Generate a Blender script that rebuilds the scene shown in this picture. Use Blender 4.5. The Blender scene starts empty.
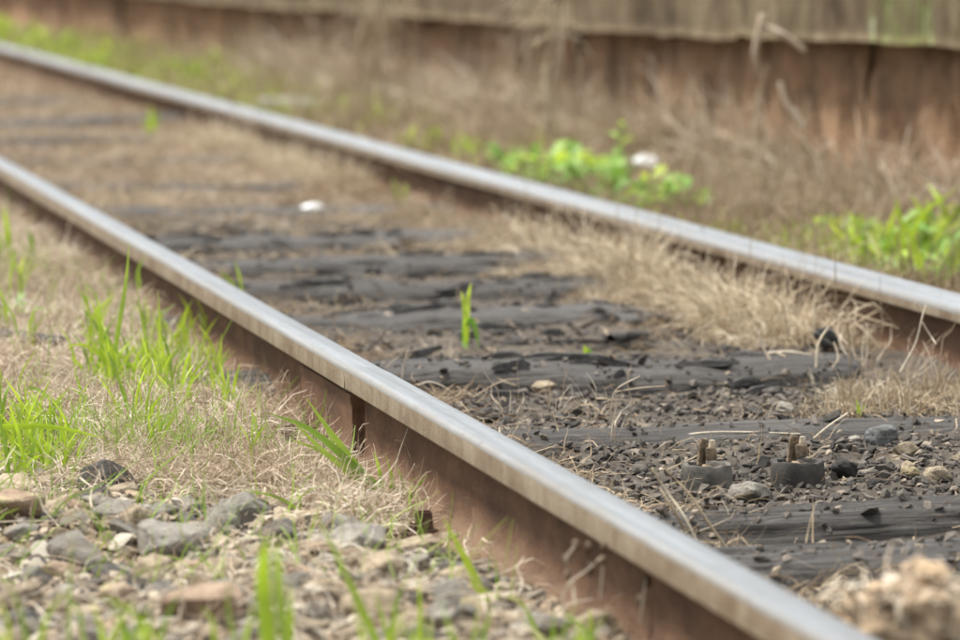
import bpy, bmesh, math, random
import numpy as np
from mathutils import Vector, Matrix, Euler

S = bpy.context.scene
COL = S.collection
R = math.radians
rng = np.random.default_rng(11)
random.seed(11)

# ------------------------------------------------------------------ camera
FPX = 4000.0                      # focal length in pixels of a 960 px wide frame
PITCH = math.atan(378.5 / FPX)
TH = math.atan(871 / math.hypot(FPX, 378.5))   # heading of the track against the view
CAM_H = 0.55                      # above the rail top (z = 0)
U0 = 1.499                        # camera to track centre, across the track
cam = bpy.data.cameras.new('camera')
cam.sensor_width = 36.0
cam.lens = FPX / 960 * 36.0
cam.clip_start, cam.clip_end = 0.05, 2000
cam.dof.use_dof = True
cam.dof.focus_distance = 5.05
cam.dof.aperture_fstop = 6.0
co = bpy.data.objects.new('camera', cam)
COL.objects.link(co)
co.location = (0, 0, CAM_H)
co.rotation_euler = (math.pi / 2 - PITCH, 0, 0)
S.camera = co

# ------------------------------------------------------------------ sky, sun, exposure
SUN_EL, SUN_AZ = R(64), R(-75)    # azimuth from +Y (view) towards +X
w = bpy.data.worlds.new('World')
S.world = w
w.use_nodes = True
nt = w.node_tree
bg = nt.nodes['Background']
sky = nt.nodes.new('ShaderNodeTexSky')
sky.sky_type = 'NISHITA'
sky.sun_disc = False
sky.sun_elevation = SUN_EL
sky.sun_rotation = SUN_AZ
sky.air_density, sky.dust_density, sky.ozone_density = 1.0, 3.0, 0.6
tc = nt.nodes.new('ShaderNodeTexCoord')
cn = nt.nodes.new('ShaderNodeTexNoise')
cn.inputs['Scale'].default_value = 2.2
cn.inputs['Detail'].default_value = 5
nt.links.new(tc.outputs['Generated'], cn.inputs['Vector'])
cr = nt.nodes.new('ShaderNodeMapRange')
cr.inputs[1].default_value, cr.inputs[2].default_value = 0.3, 0.7
cr.inputs[3].default_value, cr.inputs[4].default_value = 0.62, 0.9
nt.links.new(cn.outputs['Fac'], cr.inputs[0])
mx = nt.nodes.new('ShaderNodeMix')
mx.data_type = 'RGBA'
nt.links.new(cr.outputs[0], mx.inputs['Factor'])
nt.links.new(sky.outputs[0], mx.inputs[6])
# overcast luminance: brightest overhead, about a third of that at the horizon
sx = nt.nodes.new('ShaderNodeSeparateXYZ')
nt.links.new(tc.outputs['Generated'], sx.inputs[0])
og = nt.nodes.new('ShaderNodeMapRange')
og.inputs[1].default_value, og.inputs[2].default_value = 0.0, 1.0
og.inputs[3].default_value, og.inputs[4].default_value = 4.2, 13.5
nt.links.new(sx.outputs[2], og.inputs[0])
vs_ = nt.nodes.new('ShaderNodeVectorMath')
vs_.operation = 'SCALE'
vs_.inputs[0].default_value = (0.97, 0.99, 0.985)
nt.links.new(og.outputs[0], vs_.inputs['Scale'])
nt.links.new(vs_.outputs[0], mx.inputs[7])
nt.links.new(mx.outputs[2], bg.inputs['Color'])
bg.inputs['Strength'].default_value = 0.06
sl = bpy.data.lights.new('sun', 'SUN')
sl.energy = 2.2
sl.angle = R(10)
sl.color = (1.0, 0.945, 0.86)
so = bpy.data.objects.new('sun', sl)
COL.objects.link(so)
sd = Vector((math.sin(SUN_AZ) * math.cos(SUN_EL), math.cos(SUN_AZ) * math.cos(SUN_EL), math.sin(SUN_EL)))
so.rotation_euler = sd.to_track_quat('Z', 'Y').to_euler()
S.view_settings.view_transform = 'Standard'
S.view_settings.look = 'None'
S.view_settings.exposure = 1.6
S.view_settings.gamma = 1.0

# ------------------------------------------------------------------ frames of reference
cT, sT = math.cos(TH), math.sin(TH)
cp, sp = math.cos(PITCH), math.sin(PITCH)


def W(u, v, z=0.0):
    """track frame (u across, v along, from the foot of the camera) -> world"""
    return ((u + U0) * cT - v * sT, (u + U0) * sT + v * cT, z)


def UV(X, Y):
    return X * cT + Y * sT - U0, -X * sT + Y * cT


def vnoise(x, y, seed=0):
    x = np.asarray(x, float); y = np.asarray(y, float)
    xi = np.floor(x).astype(np.int64); yi = np.floor(y).astype(np.int64)
    fx, fy = x - xi, y - yi
    fx = fx * fx * (3 - 2 * fx); fy = fy * fy * (3 - 2 * fy)

    def h(a, b):
        n = (a * 374761393 + b * 668265263 + seed * 1442695041) & 0x7fffffff
        n = ((n ^ (n >> 13)) * 1274126177) & 0x7fffffff
        return ((n ^ (n >> 16)) & 0xffff) / 32767.5 - 1
    return ((h(xi, yi) * (1 - fx) + h(xi + 1, yi) * fx) * (1 - fy)
            + (h(xi, yi + 1) * (1 - fx) + h(xi + 1, yi + 1) * fx) * fy)


def sstep(a, b, x):
    t = np.clip((np.asarray(x, float) - a) / (b - a), 0, 1)
    return t * t * (3 - 2 * t)


def ground(u, v):
    u = np.asarray(u, float); v = np.asarray(v, float)
    inside = sstep(0.50, 0.44, np.abs(u))
    left = sstep(-0.48, -0.56, u)
    right = sstep(0.48, 0.56, u)
    z = inside * (-0.122 - 0.012 * sstep(5.0, 4.0, v) + 0.010 * sstep(0.2, 0.45, u))
    z = z + left * (-0.100 - 0.012 * sstep(-0.7, -1.3, u) - (0.026 * sstep(7, 5.6, v) + .008) * sstep(-.74, -.60, u) + 0.012 * sstep(4.3, 3.8, v) * sstep(-0.9, -0.6, u))
    z = z + right * (-0.108 + 0.03 * sstep(1.15, 1.5, u))
    mid = 1 - inside - left - right
    z = z + mid * -0.118
    hol = sstep(.045, .01, np.abs(v - 3.985 - .012 * np.sin(u * 9))) + sstep(.04, .01, np.abs(v - 4.325))
    z = z - inside * .03 * hol * sstep(-.42, -.1, u)
    near = sstep(26, 18, v)
    z = z + near * ((0.007 + .009 * left) * vnoise(u * 5, v * 5, 1) + 0.005 * vnoise(u * 14, v * 14, 2) + 0.0025 * vnoise(u * 37, v * 37, 3))
    return z


def ray(px, py):
    a, b = (px - 480) / FPX, -(py - 320) / FPX
    return Vector((a, cp + b * sp, -sp + b * cp))


def on_ground(px, py, dz=0.0):
    """where the sight line of a photograph pixel meets the ground"""
    r = ray(px, py)
    z = -0.11
    for _ in range(4):
        t = (z - CAM_H) / r.z
        u, v = UV(r.x * t, r.y * t)
        z = float(ground(u, v))
    return Vector((r.x * t, r.y * t, z + dz))


def at_depth(px, py, Y):
    r = ray(px, py)
    t = Y / r.y
    return Vector((r.x * t, Y, CAM_H + r.z * t))


def gz(X, Y):
    u, v = UV(X, Y)
    return float(ground(u, v))


# ------------------------------------------------------------------ object helpers
def tag(o, label=None, cat=None, group=None, kind=None):
    if label: o['label'] = label
    if cat: o['category'] = cat
    if group: o['group'] = group
    if kind: o['kind'] = kind
    return o


def empty(name, loc, rz=0.0, **k):
    o = bpy.data.objects.new(name, None)
    o.empty_display_size = 0.05
    COL.objects.link(o)
    o.location = loc
    o.rotation_euler = (0, 0, rz)
    return tag(o, **k)


def link(name, me, parent=None, loc=(0, 0, 0), **k):
    o = bpy.data.objects.new(name, me)
    COL.objects.link(o)
    o.location = loc
    if parent: o.parent = parent
    return tag(o, **k)


def np_mesh(name, verts, faces, mat=None, smooth=False, tint=None):
    """faces: (n,3) or (n,4) int array"""
    verts = np.asarray(verts, np.float32); faces = np.asarray(faces, np.int32)
    me = bpy.data.meshes.new(name)
    n, k = faces.shape
    me.vertices.add(len(verts))
    me.vertices.foreach_set('co', verts.ravel())
    me.loops.add(n * k)
    me.loops.foreach_set('vertex_index', faces.ravel())
    me.polygons.add(n)
    me.polygons.foreach_set('loop_start', np.arange(0, n * k, k, dtype=np.int32))
    me.polygons.foreach_set('use_smooth', np.full(n, smooth))
    if tint is not None:
        a = me.attributes.new('tint', 'FLOAT', 'POINT')
        a.data.foreach_set('value', np.asarray(tint, np.float32))
    me.update(calc_edges=True)
    if mat: me.materials.append(mat)
    return me


def bm_mesh(name, bm, mat, smooth=False):
    me = bpy.data.meshes.new(name)
    bm.normal_update()
    bm.to_mesh(me)
    bm.free()
    me.materials.append(mat)
    for p in me.polygons: p.use_smooth = smooth
    return me


def copy_tree(o, parent=None):
    c = o.copy()
    COL.objects.link(c)
    if parent: c.parent = parent
    for ch in list(o.children): copy_tree(ch, c)
    return c


# ------------------------------------------------------------------ materials
def mat_new(name):
    m = bpy.data.materials.new(name)
    m.use_nodes = True
    t = m.node_tree
    return m, t, t.nodes['Principled BSDF']


def nd(t, typ, **k):
    n = t.nodes.new(typ)
    for a, b in k.items():
        if a.startswith('i_'):
            n.inputs[a[2:].replace('_', ' ')].default_value = b
        else:
            setattr(n, a, b)
    return n


def ramp(t, stops, src):
    r = t.nodes.new('ShaderNodeValToRGB')
    e = r.color_ramp.elements
    while len(e) < len(stops): e.new(0.5)
    for el, (p, c) in zip(e, stops):
        el.position = p
        el.color = (*c, 1)
    t.links.new(src, r.inputs[0])
    return r.outputs[0]


def coords(t, scale=(1, 1, 1), kind='Object'):
    c = nd(t, 'ShaderNodeTexCoord')
    m = nd(t, 'ShaderNodeMapping')
    m.inputs['Scale'].default_value = scale
    t.links.new(c.outputs[kind], m.inputs[0])
    return m.outputs[0]


def noise(t, vec, scale, detail=6, rough=0.6):
    n = nd(t, 'ShaderNodeTexNoise', i_Scale=scale, i_Detail=detail, i_Roughness=rough)
    if vec is not None: t.links.new(vec, n.inputs['Vector'])
    return n.outputs['Fac']


def bump(t, b, h, strength=0.5, dist=0.01):
    n = nd(t, 'ShaderNodeBump', i_Strength=strength, i_Distance=dist)
    t.links.new(h, n.inputs['Height'])
    t.links.new(n.outputs[0], b.inputs['Normal'])


def mix(t, fac, a, b, mode='MIX'):
    n = nd(t, 'ShaderNodeMix', data_type='RGBA', blend_type=mode)
    for s, i in ((fac, 'Factor'), (a, 6), (b, 7)):
        if isinstance(s, (int, float)): n.inputs[i].default_value = s
        elif isinstance(s, tuple): n.inputs[i].default_value = (*s, 1)
        else: t.links.new(s, n.inputs[i])
    return n.outputs[2]


def mrange(t, v, a, b, c=0.0, d=1.0):
    n = nd(t, 'ShaderNodeMapRange')
    t.links.new(v, n.inputs[0])
    for i, x in zip((1, 2, 3, 4), (a, b, c, d)): n.inputs[i].default_value = x
    return n.outputs[0]


def blade_mat(name, stops, trans=0.3, rough=0.55, spec=0.3):
    """grass: colour by the blade's own tint, thin enough to let light through"""
    m, t, b = mat_new(name)
    a = nd(t, 'ShaderNodeAttribute', attribute_name='tint')
    oi = nd(t, 'ShaderNodeObjectInfo')
    ad = nd(t, 'ShaderNodeMath', operation='MULTIPLY_ADD')
    t.links.new(oi.outputs['Random'], ad.inputs[0])
    ad.inputs[1].default_value = 0.25
    t.links.new(a.outputs['Fac'], ad.inputs[2])
    sb = nd(t, 'ShaderNodeMath', operation='SUBTRACT')
    t.links.new(ad.outputs[0], sb.inputs[0])
    sb.inputs[1].default_value = 0.125
    c = ramp(t, stops, sb.outputs[0])
    n = noise(t, coords(t), 60, 3)
    c = mix(t, mrange(t, n, 0.35, 0.7, 0, 0.35), c, (stops[0][1][0] * .7, stops[0][1][1] * .7, stops[0][1][2] * .7))
    t.links.new(c, b.inputs['Base Color'])
    b.inputs['Roughness'].default_value = rough
    b.inputs['Specular IOR Level'].default_value = spec
    tr = nd(t, 'ShaderNodeBsdfTranslucent')
    t.links.new(c, tr.inputs[0])
    ms = nd(t, 'ShaderNodeMixShader')
    ms.inputs[0].default_value = trans
    t.links.new(b.outputs[0], ms.inputs[1])
    t.links.new(tr.outputs[0], ms.inputs[2])
    t.links.new(ms.outputs[0], t.nodes['Material Output'].inputs[0])
    return m


M = {}
M['straw'] = blade_mat('dry_straw', [(0.0, (.12, .08, .05)), (0.3, (.34, .255, .17)), (0.65, (.56, .46, .345)), (1.0, (.84, .77, .64))], .25)
M['straw_brown'] = blade_mat('brown_straw', [(0.0, (.11, .075, .042)), (0.4, (.29, .215, .135)), (0.8, (.47, .375, .255)), (1.0, (.68, .59, .44))], .25)
M['straw_gold'] = blade_mat('golden_straw', [(0.0, (.15, .095, .055)), (0.35, (.33, .25, .155)), (0.75, (.52, .425, .29)), (1.0, (.78, .70, .54))], .25)
M['straw_white'] = blade_mat('bleached_highlight_straw', [(0.0, (.28, .21, .14)), (0.4, (.52, .44, .34)), (1.0, (.82, .76, .66))], .25)  # bleached straw, also paints pale highlights into the wall grass
M['green'] = blade_mat('green_blade', [(0.0, (.15, .25, .03)), (0.5, (.26, .40, .045)), (1.0, (.44, .53, .09))], .45, .45, .4)
M['lime'] = blade_mat('lime_blade', [(0.0, (.29, .43, .03)), (0.5, (.42, .58, .04)), (1.0, (.55, .64, .08))], .5, .45, .4)
M['weed'] = blade_mat('weed_leaf', [(0.0, (.10, .21, .035)), (0.5, (.21, .38, .055)), (1.0, (.40, .56, .12))], .4, .5, .4)


def stone_mat(name, dark, mid, light, sc=26.0, moss=None, rough=0.85):
    m, t, b = mat_new(name)
    oi = nd(t, 'ShaderNodeObjectInfo')
    c = nd(t, 'ShaderNodeTexCoord')
    ad = nd(t, 'ShaderNodeVectorMath', operation='ADD')
    t.links.new(c.outputs['Object'], ad.inputs[0])
    sc_ = nd(t, 'ShaderNodeVectorMath', operation='SCALE')
    t.links.new(oi.outputs['Location'], sc_.inputs[0])
    sc_.inputs['Scale'].default_value = 7.3
    t.links.new(sc_.outputs[0], ad.inputs[1])
    n1 = noise(t, ad.outputs[0], 1.4, 8, .65)
    n2 = noise(t, ad.outputs[0], 9, 6, .7)
    c1 = ramp(t, [(.3, dark), (.5, mid), (.72, light)], n1)
    c2 = ramp(t, [(.35, tuple(x * .72 for x in mid)), (.6, light)], n2)
    c3 = mix(t, .38, c1, c2)
    rv = mrange(t, oi.outputs['Random'], 0, 1, .46, .80)
    cm = nd(t, 'ShaderNodeVectorMath', operation='SCALE')
    t.links.new(c3, cm.inputs[0]); t.links.new(rv, cm.inputs['Scale'])
    out = cm.outputs[0]
    at = nd(t, 'ShaderNodeAttribute', attribute_name='tint')
    if moss:
        out = mix(t, mrange(t, noise(t, ad.outputs[0], 2.2, 4), .5, .62, 0, .7), out, moss)
    t.links.new(out, b.inputs['Base Color'])
    b.inputs['Roughness'].default_value = rough
    b.inputs['Specular IOR Level'].default_value = .3
    gp_ = nd(t, 'ShaderNodeNewGeometry')
    n7 = noise(t, gp_.outputs['Position'], 55, 7, .75)
    out = mix(t, .7, out, ramp(t, [(.36, (.42, .37, .32)), (.52, (1, 1, 1)), (.7, (1.2, 1.19, 1.16))], n7), 'MULTIPLY')
    n4 = noise(t, gp_.outputs['Position'], 330, 5, .75)
    out = mix(t, .55, out, ramp(t, [(.34, (.45, .43, .41)), (.5, (1, 1, 1)), (.70, (1.35, 1.32, 1.27))], n4), 'MULTIPLY')
    t.links.new(out, b.inputs['Base Color'])
    bump(t, b, n7, .6, .012)
    return m


M['stone_grey'] = stone_mat('grey_stone', (.17, .16, .14), (.29, .27, .23), (.42, .395, .345))
M['stone_tan'] = stone_mat('tan_stone', (.25, .19, .125), (.43, .345, .235), (.60, .51, .38))
M['stone_red'] = stone_mat('reddish_stone', (.25, .16, .11), (.40, .28, .20), (.50, .39, .28), moss=(.34, .33, .17))
M['stone_pale'] = stone_mat('pale_stone', (.28, .26, .22), (.40, .375, .33), (.52, .49, .43))
M['stone_dark'] = stone_mat('dark_stone', (.05, .046, .042), (.105, .096, .086), (.20, .185, .165))
M['stone_coal'] = stone_mat('coal_black_stone', (.018, .017, .016), (.035, .033, .031), (.07, .066, .062), rough=.6)
M['stone_blue'] = stone_mat('blue_grey_stone', (.07, .075, .078), (.135, .145, .15), (.25, .26, .265))
M['stone_white'] = stone_mat('white_stone', (.6, .58, .54), (.75, .73, .7), (.85, .84, .82))
M['stone_moss'] = stone_mat('mossy_stone', (.2, .19, .15), (.34, .33, .27), (.48, .46, .40), moss=(.23, .23, .10))


def gravel_mat(name, stops):
    m, t, b = mat_new(name)
    a = nd(t, 'ShaderNodeAttribute', attribute_name='tint')
    n = noise(t, coords(t), 90, 5, .7)
    ad = nd(t, 'ShaderNodeMath', operation='MULTIPLY_ADD')
    t.links.new(n, ad.inputs[0])
    ad.inputs[1].default_value = .3
    t.links.new(a.outputs['Fac'], ad.inputs[2])
    sb = nd(t, 'ShaderNodeMath', operation='SUBTRACT')
    t.links.new(ad.outputs[0], sb.inputs[0])
    sb.inputs[1].default_value = .15
    c = ramp(t, stops, sb.outputs[0])
    t.links.new(c, b.inputs['Base Color'])
    b.inputs['Roughness'].default_value = .85
    b.inputs['Specular IOR Level'].default_value = .3
    bump(t, b, noise(t, coords(t), 260, 4), .4, .004)
    return m


M['gravel_left'] = gravel_mat('mixed_gravel', [(0, (.10, .088, .075)), (.25, (.17, .152, .125)), (.5, (.24, .205, .155)), (.65, (.25, .185, .125)), (.8, (.31, .26, .19)), (1, (.42, .39, .335))])
M['gravel_dark'] = gravel_mat('dark_gravel', [(0, (.024, .020, .018)), (.3, (.066, .058, .050)), (.6, (.128, .112, .096)), (.82, (.22, .18, .138)), (1, (.36, .30, .23))])


def soil_mat():
    m, t, b = mat_new('soil')
    a = nd(t, 'ShaderNodeAttribute', attribute_name='tint')
    v = coords(t)
    n1 = noise(t, v, 9, 8, .7)
    n2 = noise(t, v, 70, 6, .7)
    tan = ramp(t, [(.3, (.14, .095, .06)), (.5, (.25, .18, .12)), (.7, (.36, .28, .20))], n1)
    drk = ramp(t, [(.3, (.055, .046, .038)), (.5, (.10, .085, .07)), (.72, (.17, .143, .112))], n1)
    ad = nd(t, 'ShaderNodeMath', operation='MULTIPLY_ADD')
    t.links.new(n1, ad.inputs[0])
    ad.inputs[1].default_value = .7
    t.links.new(a.outputs['Fac'], ad.inputs[2])
    c = mix(t, mrange(t, ad.outputs[0], .65, 1.05), tan, drk)
    c = mix(t, .5, c, ramp(t, [(.3, (.35, .35, .35)), (.65, (1, 1, 1))], n2), 'MULTIPLY')
    t.links.new(c, b.inputs['Base Color'])
    b.inputs['Roughness'].default_value = .95
    b.inputs['Specular IOR Level'].default_value = .2
    bump(t, b, n2, .9, .012)
    return m


M['soil'] = soil_mat()


def wood_mat(name, dark, mid, light, axis=0):
    m, t, b = mat_new(name)
    sc = [22, 22, 22]
    sc[axis] = 1.6
    v = coords(t, tuple(sc))
    n1 = noise(t, v, 2.2, 8, .65)
    n2 = noise(t, coords(t, tuple(4 * x if i != axis else x * 3 for i, x in enumerate(sc))), 1.7, 6, .7)
    n3 = noise(t, coords(t), 6, 5)
    c = ramp(t, [(.28, dark), (.5, mid), (.74, light)], n1)
    c = mix(t, mrange(t, n3, .4, .65, 0, .5), c, mid)
    c = mix(t, .9, c, ramp(t, [(.38, (.25, .22, .2)), (.5, (1, 1, 1))], n2), 'MULTIPLY')
    t.links.new(c, b.inputs['Base Color'])
    b.inputs['Roughness'].default_value = .66
    b.inputs['Specular IOR Level'].default_value = .4
    sc2 = [34, 34, 34]
    sc2[axis] = 1.1
    n4 = noise(t, coords(t, tuple(sc2)), 1.0, 5, .6)
    c = mix(t, mrange(t, n4, .35, .41, .75, 0), c, (.02, .017, .015))
    t.links.new(c, b.inputs['Base Color'])
    bump(t, b, n2, 1.0, .02)
    return m


M['wood'] = wood_mat('weathered_wood', (.038, .033, .029), (.10, .091, .083), (.19, .180, .17))
M['wood_grey'] = wood_mat('grey_wood', (.045, .040, .037), (.12, .112, .105), (.23, .222, .215))
M['wood_brown'] = wood_mat('brown_wood', (.07, .045, .03), (.15, .10, .07), (.26, .19, .14))
M['stick'] = wood_mat('dry_stick', (.16, .12, .09), (.30, .24, .18), (.45, .38, .30))


def rail_mats():
    # polished running surface, with a duller brown-grey film
    m, t, b = mat_new('polished_steel')
    v = coords(t, (60, 1.2, 60))
    n1 = noise(t, v, 1.0, 8, .7)
    n2 = noise(t, coords(t, (30, 14, 30)), 1.2, 6, .7)
    c = ramp(t, [(.3, (.14, .147, .153)), (.5, (.225, .24, .255)), (.7, (.33, .35, .37))], n1)
    c = mix(t, mrange(t, n2, .5, .75, 0, .6), c, (.17, .15, .12))
    sx = nd(t, 'ShaderNodeSeparateXYZ')
    t.links.new(coords(t), sx.inputs[0])
    ab = nd(t, 'ShaderNodeMath', operation='ABSOLUTE')
    t.links.new(sx.outputs[0], ab.inputs[0])
    n5 = noise(t, coords(t, (90, 9, 90)), 1.0, 7, .7)
    ma = nd(t, 'ShaderNodeMath', operation='MULTIPLY_ADD')
    t.links.new(n5, ma.inputs[0])
    ma.inputs[1].default_value = .03
    t.links.new(ab.outputs[0], ma.inputs[2])
    c = mix(t, mrange(t, ma.outputs[0], .036, .048, 0, .6), c, (.22, .185, .14))
    n6 = noise(t, coords(t, (40, 22, 40)), 2.0, 6, .75)
    c = mix(t, mrange(t, n6, .56, .70, 0, .55), c, (.085, .075, .065))
    t.links.new(c, b.inputs['Base Color'])
    b.inputs['Metallic'].default_value = .4
    b.inputs['Specular IOR Level'].default_value = .6
    t.links.new(mrange(t, n1, .3, .7, .46, .34), b.inputs['Roughness'])
    bump(t, b, n1, .08, .003)
    M['steel'] = m
    # side of the head: tan-grey dust over rust with run marks
    m, t, b = mat_new('dusty_rust')
    n1 = noise(t, coords(t, (5, 5, 5)), 2.5, 8, .7)
    n2 = noise(t, coords(t, (40, 40, 4)), 2.0, 6, .7)
    n3 = noise(t, coords(t), 160, 4, .7)
    c = ramp(t, [(.3, (.13, .085, .05)), (.5, (.215, .17, .115)), (.7, (.30, .255, .19))], n1)
    c = mix(t, .5, c, ramp(t, [(.35, (.5, .45, .4)), (.62, (1, 1, 1))], n2), 'MULTIPLY')
    c = mix(t, mrange(t, n3, .5, .7, 0, .65), c, (.14, .075, .04))
    t.links.new(c, b.inputs['Base Color'])
    b.inputs['Roughness'].default_value = .7
    b.inputs['Metallic'].default_value = .15
    bump(t, b, n3, .4, .002)
    M['dusty_rust'] = m
    # web and foot: reddish brown rust
    m, t, b = mat_new('brown_rust')
    n1 = noise(t, coords(t, (4, 4, 9)), 2.2, 8, .7)
    n3 = noise(t, coords(t), 120, 5, .7)
    n4 = noise(t, coords(t), 45, 3, .5)
    c = ramp(t, [(.3, (.055, .030, .018)), (.5, (.105, .056, .032)), (.7, (.16, .092, .054))], n1)
    c = mix(t, mrange(t, n3, .5, .75, 0, .4), c, (.20, .14, .095))
    c = mix(t, mrange(t, n4, .70, .74, 0, .8), c, (.05, .035, .028))
    sx = nd(t, 'ShaderNodeSeparateXYZ')
    t.links.new(coords(t), sx.inputs[0])
    ad = nd(t, 'ShaderNodeMath', operation='MULTIPLY_ADD')
    t.links.new(n1, ad.inputs[0])
    ad.inputs[1].default_value = -.09
    t.links.new(sx.outputs[2], ad.inputs[2])
    c = mix(t, mrange(t, ad.outputs[0], -.172, -.145, .55, 0), c, (.17, .12, .08))   # splashed dust near the ballast
    t.links.new(c, b.inputs['Base Color'])
    b.inputs['Roughness'].default_value = .85
    b.inputs['Specular IOR Level'].default_value = .25
    bump(t, b, n3, .5, .003)
    M['brown_rust'] = m


rail_mats()


def wall_mats():
    m, t, b = mat_new('earth_stained_wall')
    oi = nd(t, 'ShaderNodeObjectInfo')
    v = coords(t, (6, 6, 3.2))
    n1 = noise(t, v, 1.1, 10, .78)
    n2 = noise(t, coords(t, (22, 22, 9)), 1.5, 8, .75)
    n3 = noise(t, coords(t), 3.5, 5, .6)
    c = ramp(t, [(.33, (.06, .04, .026)), (.44, (.24, .15, .09)), (.54, (.40, .25, .15)), (.8, (.50, .36, .245))], n1)
    c = mix(t, mrange(t, n3, .52, .70, 0, .5), c, (.13, .088, .06))
    c = mix(t, .5, c, ramp(t, [(.38, (.4, .38, .36)), (.6, (1, 1, 1))], n2), 'MULTIPLY')
    rv = mrange(t, oi.outputs['Random'], 0, 1, .86, 1.1)
    cm = nd(t, 'ShaderNodeVectorMath', operation='SCALE')
    t.links.new(c, cm.inputs[0]); t.links.new(rv, cm.inputs['Scale'])
    t.links.new(cm.outputs[0], b.inputs['Base Color'])
    b.inputs['Roughness'].default_value = .95
    b.inputs['Specular IOR Level'].default_value = .2
    bump(t, b, n2, .8, .02)
    M['wall'] = m
    m, t, b = mat_new('mossy_coping')
    v = coords(t, (5, 4, 2.8))
    n1 = noise(t, v, 1.4, 9, .78)
    n2 = noise(t, coords(t, (3, 3, .8)), 1.6, 6, .7)
    n3 = noise(t, coords(t, (14, 14, 5)), 1.4, 8, .75)
    c = ramp(t, [(.34, (.050, .036, .022)), (.5, (.135, .10, .062)), (.68, (.25, .20, .135))], n1)
    c = mix(t, mrange(t, n2, .55, .72, 0, .4), c, (.12, .105, .058))
    c = mix(t, .35, c, ramp(t, [(.38, (.35, .33, .3)), (.58, (1, 1, 1))], n3), 'MULTIPLY')
    a = nd(t, 'ShaderNodeAttribute', attribute_name='tint')
    gm = nd(t, 'ShaderNodeMath', operation='MULTIPLY')
    t.links.new(a.outputs['Fac'], gm.inputs[0])
    t.links.new(mrange(t, n3, .44, .60), gm.inputs[1])
    c = mix(t, gm.outputs[0], c, (.13, .165, .045))
    gp = nd(t, 'ShaderNodeMath', operation='MULTIPLY')
    t.links.new(a.outputs['Fac'], gp.inputs[0])
    t.links.new(mrange(t, n3, .58, .66), gp.inputs[1])
    c = mix(t, gp.outputs[0], c, (.45, .45, .36))
    t.links.new(c, b.inputs['Base Color'])
    b.inputs['Roughness'].default_value = .95
    b.inputs['Specular IOR Level'].default_value = .2
    bump(t, b, n3, .6, .02)
    M['coping'] = m


wall_mats()


def plain(name, col, rough=.6, metal=0.0, var=.3, sc=30, bmp=.3):
    m, t, b = mat_new(name)
    n = noise(t, coords(t), sc, 6, .65)
    c = ramp(t, [(.3, tuple(x * (1 - var) for x in col)), (.7, tuple(min(1, x * (1 + var)) for x in col))], n)
    t.links.new(c, b.inputs['Base Color'])
    b.inputs['Roughness'].default_value = rough
    b.inputs['Metallic'].default_value = metal
    bump(t, b, n, bmp, .004)
    return m


M['rubber'] = plain('dusty_black_collar', (.034, .030, .026), .85, 0, .75, 34, .8)
M['collar_grey'] = plain('grey_crusted_collar', (.085, .078, .066), .85, 0, .9, 28, .9)
M['bolt'] = plain('tarnished_bolt', (.20, .15, .10), .5, .35, .7, 110, .8)
M['bolt_highlight'] = plain('pale_bolt_highlight', (.52, .45, .34), .4, .4, .5, 110, .6)  # paler bolt colour, paints the highlight onto the tip
M['rust_block'] = plain('rust_block', (.12, .07, .05), .85, .1, .3, 70, .5)
M['clod'] = plain('tan_clod', (.36, .265, .17), .9, 0, .6, 28, .9)
M['clod_pale'] = plain('pale_clod', (.62, .56, .47), .85, 0, .2, 40, .5)
M['litter_white'] = plain('white_plastic', (.82, .83, .83), .4, 0, .08, 12, .2)
M['litter_red'] = plain('red_plastic', (.45, .08, .07), .5, 0, .2, 12, .2)
M['flower'] = plain('yellow_flower', (.65, .62, .08), .6, 0, .15, 40, .1)
M['leaf_brown'] = plain('dead_leaf', (.16, .10, .06), .8, 0, .45, 40, .5)
M['paving'] = plain('platform_paving', (.28, .26, .23), .9, 0, .3, 4, .3)

# ------------------------------------------------------------------ ground: one sheet to the horizon
def build_ground():
    us = np.concatenate([[-600, -200, -60, -20, -8, -5, -3.6], np.arange(-2.8, 1.75, .024), [2.2, 4, 12, 60, 200, 600]])
    vs = np.concatenate([[-600, -200, -40, -10, -2, 0, 1.5], np.arange(2.5, 9, .024), np.arange(9, 24, .06), [26, 32, 50, 100, 300, 900]])
    uu, vv = np.meshgrid(us, vs, indexing='ij')
    zz = ground(uu, vv)
    X, Y, _ = W(uu, vv)
    ins = sstep(.57, .51, np.abs(uu))
    dark = ins * (1.0 - .5 * sstep(8.8, 10.5, vv)) * (1 - .25 * sstep(.22, .4, uu) * sstep(5.9, 6.5, vv))
    dark = dark + .15 * sstep(-.6, -.8, uu) * sstep(5.2, 4.6, vv) * (1 - ins)
    n, m = uu.shape
    idx = np.arange(n * m).reshape(n, m)
    f = np.stack([idx[:-1, :-1], idx[1:, :-1], idx[1:, 1:], idx[:-1, 1:]], -1).reshape(-1, 4)
    me = np_mesh('ground', np.stack([X, Y, zz], -1).reshape(-1, 3), f, M['soil'], True, dark.ravel())
    link('ground', me, kind='structure')


build_ground()

# ------------------------------------------------------------------ rails
VJ = UV(*(lambda r: (r.x * CAM_H / -r.z, r.y * CAM_H / -r.z))(ray(345, 365.5)))[1]   # where the near rail is jointed


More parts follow.
